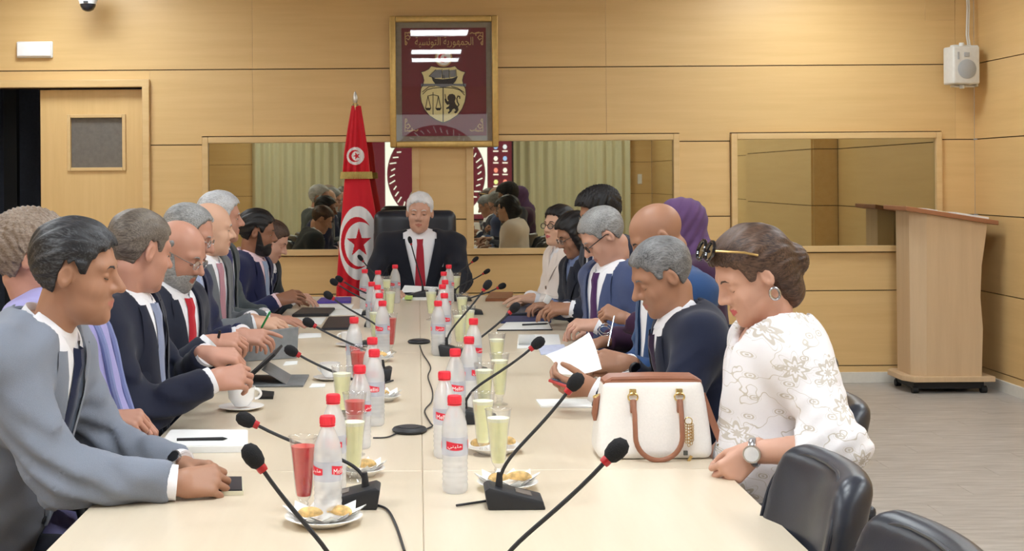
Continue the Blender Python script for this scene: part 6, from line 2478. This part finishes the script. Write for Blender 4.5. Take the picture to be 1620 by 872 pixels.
flat('paper', [(520, 500), (572, 498), (574, 490), (530, 491)], 'white papers beneath the far left microphones', 'paper', M_PAPER, 0.003)
flat('paper', [(636, 475), (690, 475), (694, 468), (640, 468)], 'white papers in front of the chairman', 'paper', M_PAPER, 0.006)
flat('notepad', [(640, 474), (652, 474), (653, 470), (642, 470)], 'yellow-green note on the chairman papers', 'note', plain('note_lime', srgb(200, 224, 120), 0.6), 0.010, TZ + 0.007)
# sheet held up by the chairman
c0, c1 = W(634, 463, 7.72), W(692, 462, 7.72)
u0, u1 = W(640, 452, 7.80), W(700, 455, 7.80)
vs = [c0, c1, u1, u0]
o = MB().add(vs + [v + Vector((0, 0.001, 0.002)) for v in vs], [(0, 1, 2, 3), (7, 6, 5, 4), (0, 4, 5, 1), (1, 5, 6, 2), (2, 6, 7, 3), (3, 7, 4, 0)]).build('paper', M_PAPER)
tagit(o, 'white page tilted up in the hands of the chairman', 'paper')

# right side
flat('wallet', [(768, 477), (808, 477), (812, 466), (776, 466)], 'brown leather case at the far right end of the table', 'wallet', M_BROWN, 0.012, TZ, None, (M_BROWN, 0.004, 'flap', 'body'))
flat('folder', [(800, 502), (872, 500), (868, 482), (812, 482)], 'navy folder before the woman in cream', 'folder', M_DARKF, 0.014, TZ, None, (plain('folder_slate', srgb(58, 70, 92), 0.5), 0.003, 'cover', 'inner_leaves'))
flat('folder', [(792, 512), (872, 511), (870, 503), (800, 503)], 'blue folder in front of the slate one', 'folder', M_NAVYF, 0.008, TZ, None, (M_NAVYF, 0.002, 'cover', 'inner_leaves'))
flat('clipboard', [(786, 524), (874, 523), (868, 511), (800, 512)], 'black clipboard holding white sheets on the right', 'clipboard', M_BLACK, 0.005, TZ, None, (M_PAPER, 0.002, 'sheets', 'board'))
p0 = T(830, 515, TZ + 0.012)
pen(826, 514, p0.y, 868, 512, p0.y, 'dark pen on the black clipboard', M_MIC)
flat('paper', [(818, 552), (888, 550), (884, 530), (820, 530)], 'white sheet beside the raised page', 'paper', M_PAPER, 0.002)
flat('paper', [(856, 562), (900, 558), (892, 546), (850, 548)], 'bluish sheet partly under the raised page', 'paper', plain('paper_bluish', srgb(206, 212, 236), 0.7), 0.003)
flat('paper', [(856, 645), (944, 646), (946, 633), (848, 634)], 'white folded paper at the left of the handbag', 'paper', M_PAPER, 0.004)
# raised page with a bend
dP = 4.05
top_l, top_r, bot_l, bot_r = W(862, 562, dP + 0.02), W(932, 526, dP + 0.14), W(886, 592, dP - 0.06), W(952, 584, dP)
vs, fs = [], []
nu = 10
for i in range(nu + 1):
    t = i / nu
    A_ = top_l.lerp(bot_l, t)
    B_ = top_r.lerp(bot_r, t)
    for j in range(nu + 1):
        s_ = j / nu
        v = A_.lerp(B_, s_) + Vector((0, 0, 0.012 * math.sin(PI * t) - 0.008 * math.sin(PI * s_)))
        vs.append(v)
nn = nu + 1
fs = [(i * nn + j, i * nn + j + 1, (i + 1) * nn + j + 1, (i + 1) * nn + j) for i in range(nu) for j in range(nu)]
k = len(vs)
vs += [v + Vector((0, 0.0012, 0)) for v in vs]
fs += [tuple(q + k for q in f[::-1]) for f in fs]
o = MB().add(vs, fs).build('paper', M_PAPER, smooth=True)
tagit(o, 'white page held up by the man with the smartwatch', 'paper')
# phone in the near hand
ph = thing('phone', 'red-cased phone held by the man with the smartwatch', 'phone', (0, 0, 0))
a, b_, c, d = W(872, 604, 3.86), W(912, 611, 3.82), W(908, 596, 3.98), W(874, 592, 4.0)
a, b_, c, d = W(868, 600, 3.84), W(908, 614, 3.80), W(922, 604, 3.92), W(884, 592, 3.96)
n_ = (b_ - a).cross(d - a).normalized()
n_ = n_ if n_.z > 0 else -n_
vs = [a, b_, c, d]
MB().add([v - n_ * 0.008 for v in vs] + vs, [(0, 3, 2, 1), (4, 5, 6, 7), (0, 1, 5, 4), (1, 2, 6, 5), (2, 3, 7, 6), (3, 0, 4, 7)]).build('case', plain('phone_case_red', srgb(190, 70, 66), 0.4), ph, bevel=0.002)
ctr = (a + b_ + c + d) / 4
vs = [ctr + (v - ctr) * 0.88 + n_ * 0.0006 for v in vs]
MB().add(vs + [v + n_ * 0.0012 for v in vs], [(0, 3, 2, 1), (4, 5, 6, 7), (0, 1, 5, 4), (1, 2, 6, 5), (2, 3, 7, 6), (3, 0, 4, 7)]).build('screen', plain('phone_screen', srgb(70, 88, 108), 0.1), ph)
# folded spectacles held by the woman in the headscarf
sp = thing('spectacles', 'metal spectacles dangling from the hand of the woman in headscarf', 'glasses', (0, 0, 0))
gm = MB()
gm.tube([W(972, 500, 4.85), W(968, 520, 4.83), W(962, 548, 4.80)], 0.003, 8)
gm.build('temple', M_STEEL, sp, smooth=True)
gm = MB()
cc = W(958, 512, 4.86)
for s in (0, 1):
    gm.tube([cc + Vector((0.022 * math.cos(t), 0.02 * s, -0.018 + 0.018 * math.sin(t) - 0.012 * s)) for t in np.linspace(0, 2 * PI, 20)], 0.002, 6, caps=False)
gm.build('rims', M_STEEL, sp, smooth=True)
# tissue in the far hands
o = MB().box(W(866, 474, 6.4), (0.03, 0.03, 0.04), Matrix.Rotation(0.5, 3, 'Y')).build('tissue', M_NAPKIN, bevel=0.006, smooth=True)
tagit(o, 'crumpled white tissue in the hands of the woman in black jacket', 'tissue')
# folded white name card
o = MB().add([T(820, 546), T(848, 546), T(848, 538), T(820, 538), W(822, 530, 5.4), W(846, 530, 5.4)], [(0, 1, 5, 4), (2, 3, 4, 5), (0, 4, 3), (1, 2, 5), (0, 3, 2, 1)]).build('name_card', M_PAPER)
tagit(o, 'small folded white name card right of the middle microphone', 'name card')

# ---------------------------------------------------------------- handbag
DB = T(1040, 729).y
hb0 = T(1038, 729)
HB = thing('handbag', 'white leather handbag with brown handles on the table', 'handbag', (hb0.x, DB + 0.07, TZ), 0.0)
M_HB = plain('handbag_white', srgb(240, 236, 232), 0.42, noise=0.015, nscale=200, bump=0.08)
M_HBR = plain('handbag_brown', srgb(150, 98, 74), 0.45, noise=0.06)
M_HGOLD = plain('handbag_gold', srgb(216, 190, 128), 0.25, metal=0.9, noise=0.03)
kpx = DB / F
bw, bh, bd = 186 * kpx / 2, 128 * kpx, 0.068


def bag(p):
    z = p[:, 2] / bh
    hw = bw * (1 - 0.16 * np.clip(z, 0, 1) ** 1.6)
    hd = bd * (1 - 0.45 * np.clip(z, 0, 1))
    q = p.copy()
    q[:, 0] = p[:, 0] * bw / hw
    q[:, 1] = p[:, 1] * bd / hd
    return rbox((0, 0, bh / 2), (bw, bd, bh / 2), 0.022)(q) * 0.75


sdf_obj('bag_body', lambda p: np.maximum(bag(p), p[:, 2] - bh * 0.94), (-0.2, -0.12, -0.02), (0.2, 0.12, bh + 0.03), 0.006, M_HB, HB, 2)
pts = [(-bw * 0.82, 0, bh * 0.86), (-bw * 0.80, 0, bh * 0.97), (-bw * 0.70, 0, bh * 1.01), (0, 0, bh * 1.02), (bw * 0.70, 0, bh * 1.01), (bw * 0.80, 0, bh * 0.97), (bw * 0.82, 0, bh * 0.86)]
m = MB()
for dy in (-0.024, -0.008, 0.008, 0.024):
    m.tube([(x, y_ + dy, z - 0.006) for x, y_, z in pts], 0.0075, 8)
m.build('top_trim', M_HBR, HB, smooth=True)
m = MB().box((0, -0.0, bh * 0.935), (bw * 1.62, 0.066, 0.012))
m.build('zip_panel', M_HBR, HB, bevel=0.004)


def handle(ysgn, drop):
    xa, xb = (1006 - 1040) * kpx * 1.0, (1080 - 1040) * kpx * 1.0
    zt1, zt0 = bh * 0.80, bh * 0.06
    path = []
    if drop:
        for a_ in np.linspace(PI, 2 * PI, 17):
            path.append(((xa + xb) / 2 + (xb - xa) / 2 * math.cos(a_), -bd - 0.018 + 0.022 * (0.5 + 0.5 * math.sin(a_) + 0) * 0, 0.062 + 0.058 * math.sin(a_)))
        path = [(xa - 0.001, -bd + 0.010, zt1 - 0.012), (xa, -bd - 0.008, zt1 * 0.72)] + [(x, y_ , z) for x, y_, z in path] + [(xb, -bd - 0.008, zt1 * 0.72), (xb + 0.001, -bd + 0.010, zt1 - 0.012)]
    else:
        for a_ in np.linspace(PI, 2 * PI, 17):
            path.append(((xa + xb) / 2 + (xb - xa) / 2 * math.cos(a_), bd + 0.018, 0.062 + 0.058 * math.sin(a_)))
        path = [(xa, bd - 0.008, zt1 - 0.012)] + path + [(xb, bd - 0.008, zt1 - 0.012)]
    return MB().tube(path, 0.0062, 10)


handle(-1, True).build('handle', M_HBR, HB, smooth=True)
handle(1, False).build('handle', M_HBR, HB, smooth=True)
for px in (1006, 1080):
    x = (px - 1040) * kpx
    fy = -bd * (1 - 0.45 * 0.78) - 0.004
    MB().box((x, fy, bh * 0.83), (0.017, 0.007, 0.016)).build('handle_buckle', M_HGOLD, HB, bevel=0.002)
    MB().tube([(x + 0.012 * math.cos(a_), fy - 0.003, bh * 0.77 + 0.010 * math.sin(a_)) for a_ in np.linspace(0, 2 * PI, 18)], 0.0022, 6, caps=False).build('handle_ring', M_HGOLD, HB, smooth=True)
    MB().box((x, fy - 0.008, bh * 0.66), (0.016, 0.012, 0.034)).build('handle_tab', M_HBR, HB, bevel=0.005, smooth=True)
x = (1091 - 1040) * kpx
m = MB().tube([(x + 0.009 * math.cos(a_), -bd - 0.006, bh * 0.49 + 0.009 * math.sin(a_)) for a_ in np.linspace(0, 2 * PI, 18)], 0.0014, 6, caps=False)
for k, (dx, ln_) in enumerate(((-0.006, 0.045), (0.0, 0.055), (0.006, 0.050), (0.009, 0.040))):
    for i in range(7):
        z = bh * 0.44 - ln_ * i / 7
        m.tube([(x + dx + 0.003 * math.cos(t), -bd - 0.009 + 0.001 * (i % 2), z + 0.005 * math.sin(t)) for t in np.linspace(0, 2 * PI, 9)], 0.0009, 5, caps=False)
m.build('charm_chain', M_HGOLD, HB, smooth=True)
MB().box((x - 0.008, -bd - 0.009, bh * 0.10), (0.010, 0.006, 0.011)).build('charm', plain('charm_dark', srgb(84, 86, 82), 0.4), HB, bevel=0.001)
MB().box((x + 0.002, -bd - 0.010, bh * 0.03), (0.007, 0.003, 0.016), Matrix.Rotation(0.5, 3, 'Y')).build('charm', M_HGOLD, HB)
# side tab and shoulder strap
MB().tube([(-bw * 0.84, -0.01, bh * 0.78), (-bw * 0.96, -0.02, bh * 0.72), (-bw * 1.0, -0.025, bh * 0.55), (-bw * 0.995, -0.025, bh * 0.46)], [0.006, 0.008, 0.008, 0.004], 8).build('side_tab', M_HBR, HB, smooth=True)
MB().tube([(-bw * 0.90, -0.012, bh * 0.76), (-bw * 1.0, -0.02, bh * 0.74)], 0.006, 8).build('side_ring', M_HGOLD, HB, smooth=True)
sp_ = [(bw * 0.86, -0.02, bh * 0.78), (bw * 0.98, -0.03, bh * 0.52), (bw * 1.10, -0.045, bh * 0.26), (bw * 1.22, -0.06, bh * 0.06), (bw * 1.32, -0.07, -0.05 + 0.06), (bw * 1.36, -0.08, -0.03)]
vs, fs = [], []
for i, (x, y_, z) in enumerate(sp_):
    vs += [(x - 0.008, y_ - 0.003, z), (x + 0.008, y_ - 0.003, z + 0.003), (x + 0.008, y_ + 0.003, z + 0.003), (x - 0.008, y_ + 0.003, z)]
for i in range(len(sp_) - 1):
    for j in range(4):
        fs.append((i * 4 + j, i * 4 + (j + 1) % 4, i * 4 + 4 + (j + 1) % 4, i * 4 + 4 + j))
fs += [(0, 3, 2, 1), tuple(len(sp_) * 4 - 4 + j for j in range(4))]
MB().add(vs, fs).build('shoulder_strap', M_HBR, HB, smooth=True)
MB().box((bw * 1.16, -0.056, bh * 0.16), (0.026, 0.012, 0.014), Matrix.Rotation(0.6, 3, 'Y')).build('strap_buckle', M_HGOLD, HB, bevel=0.003)
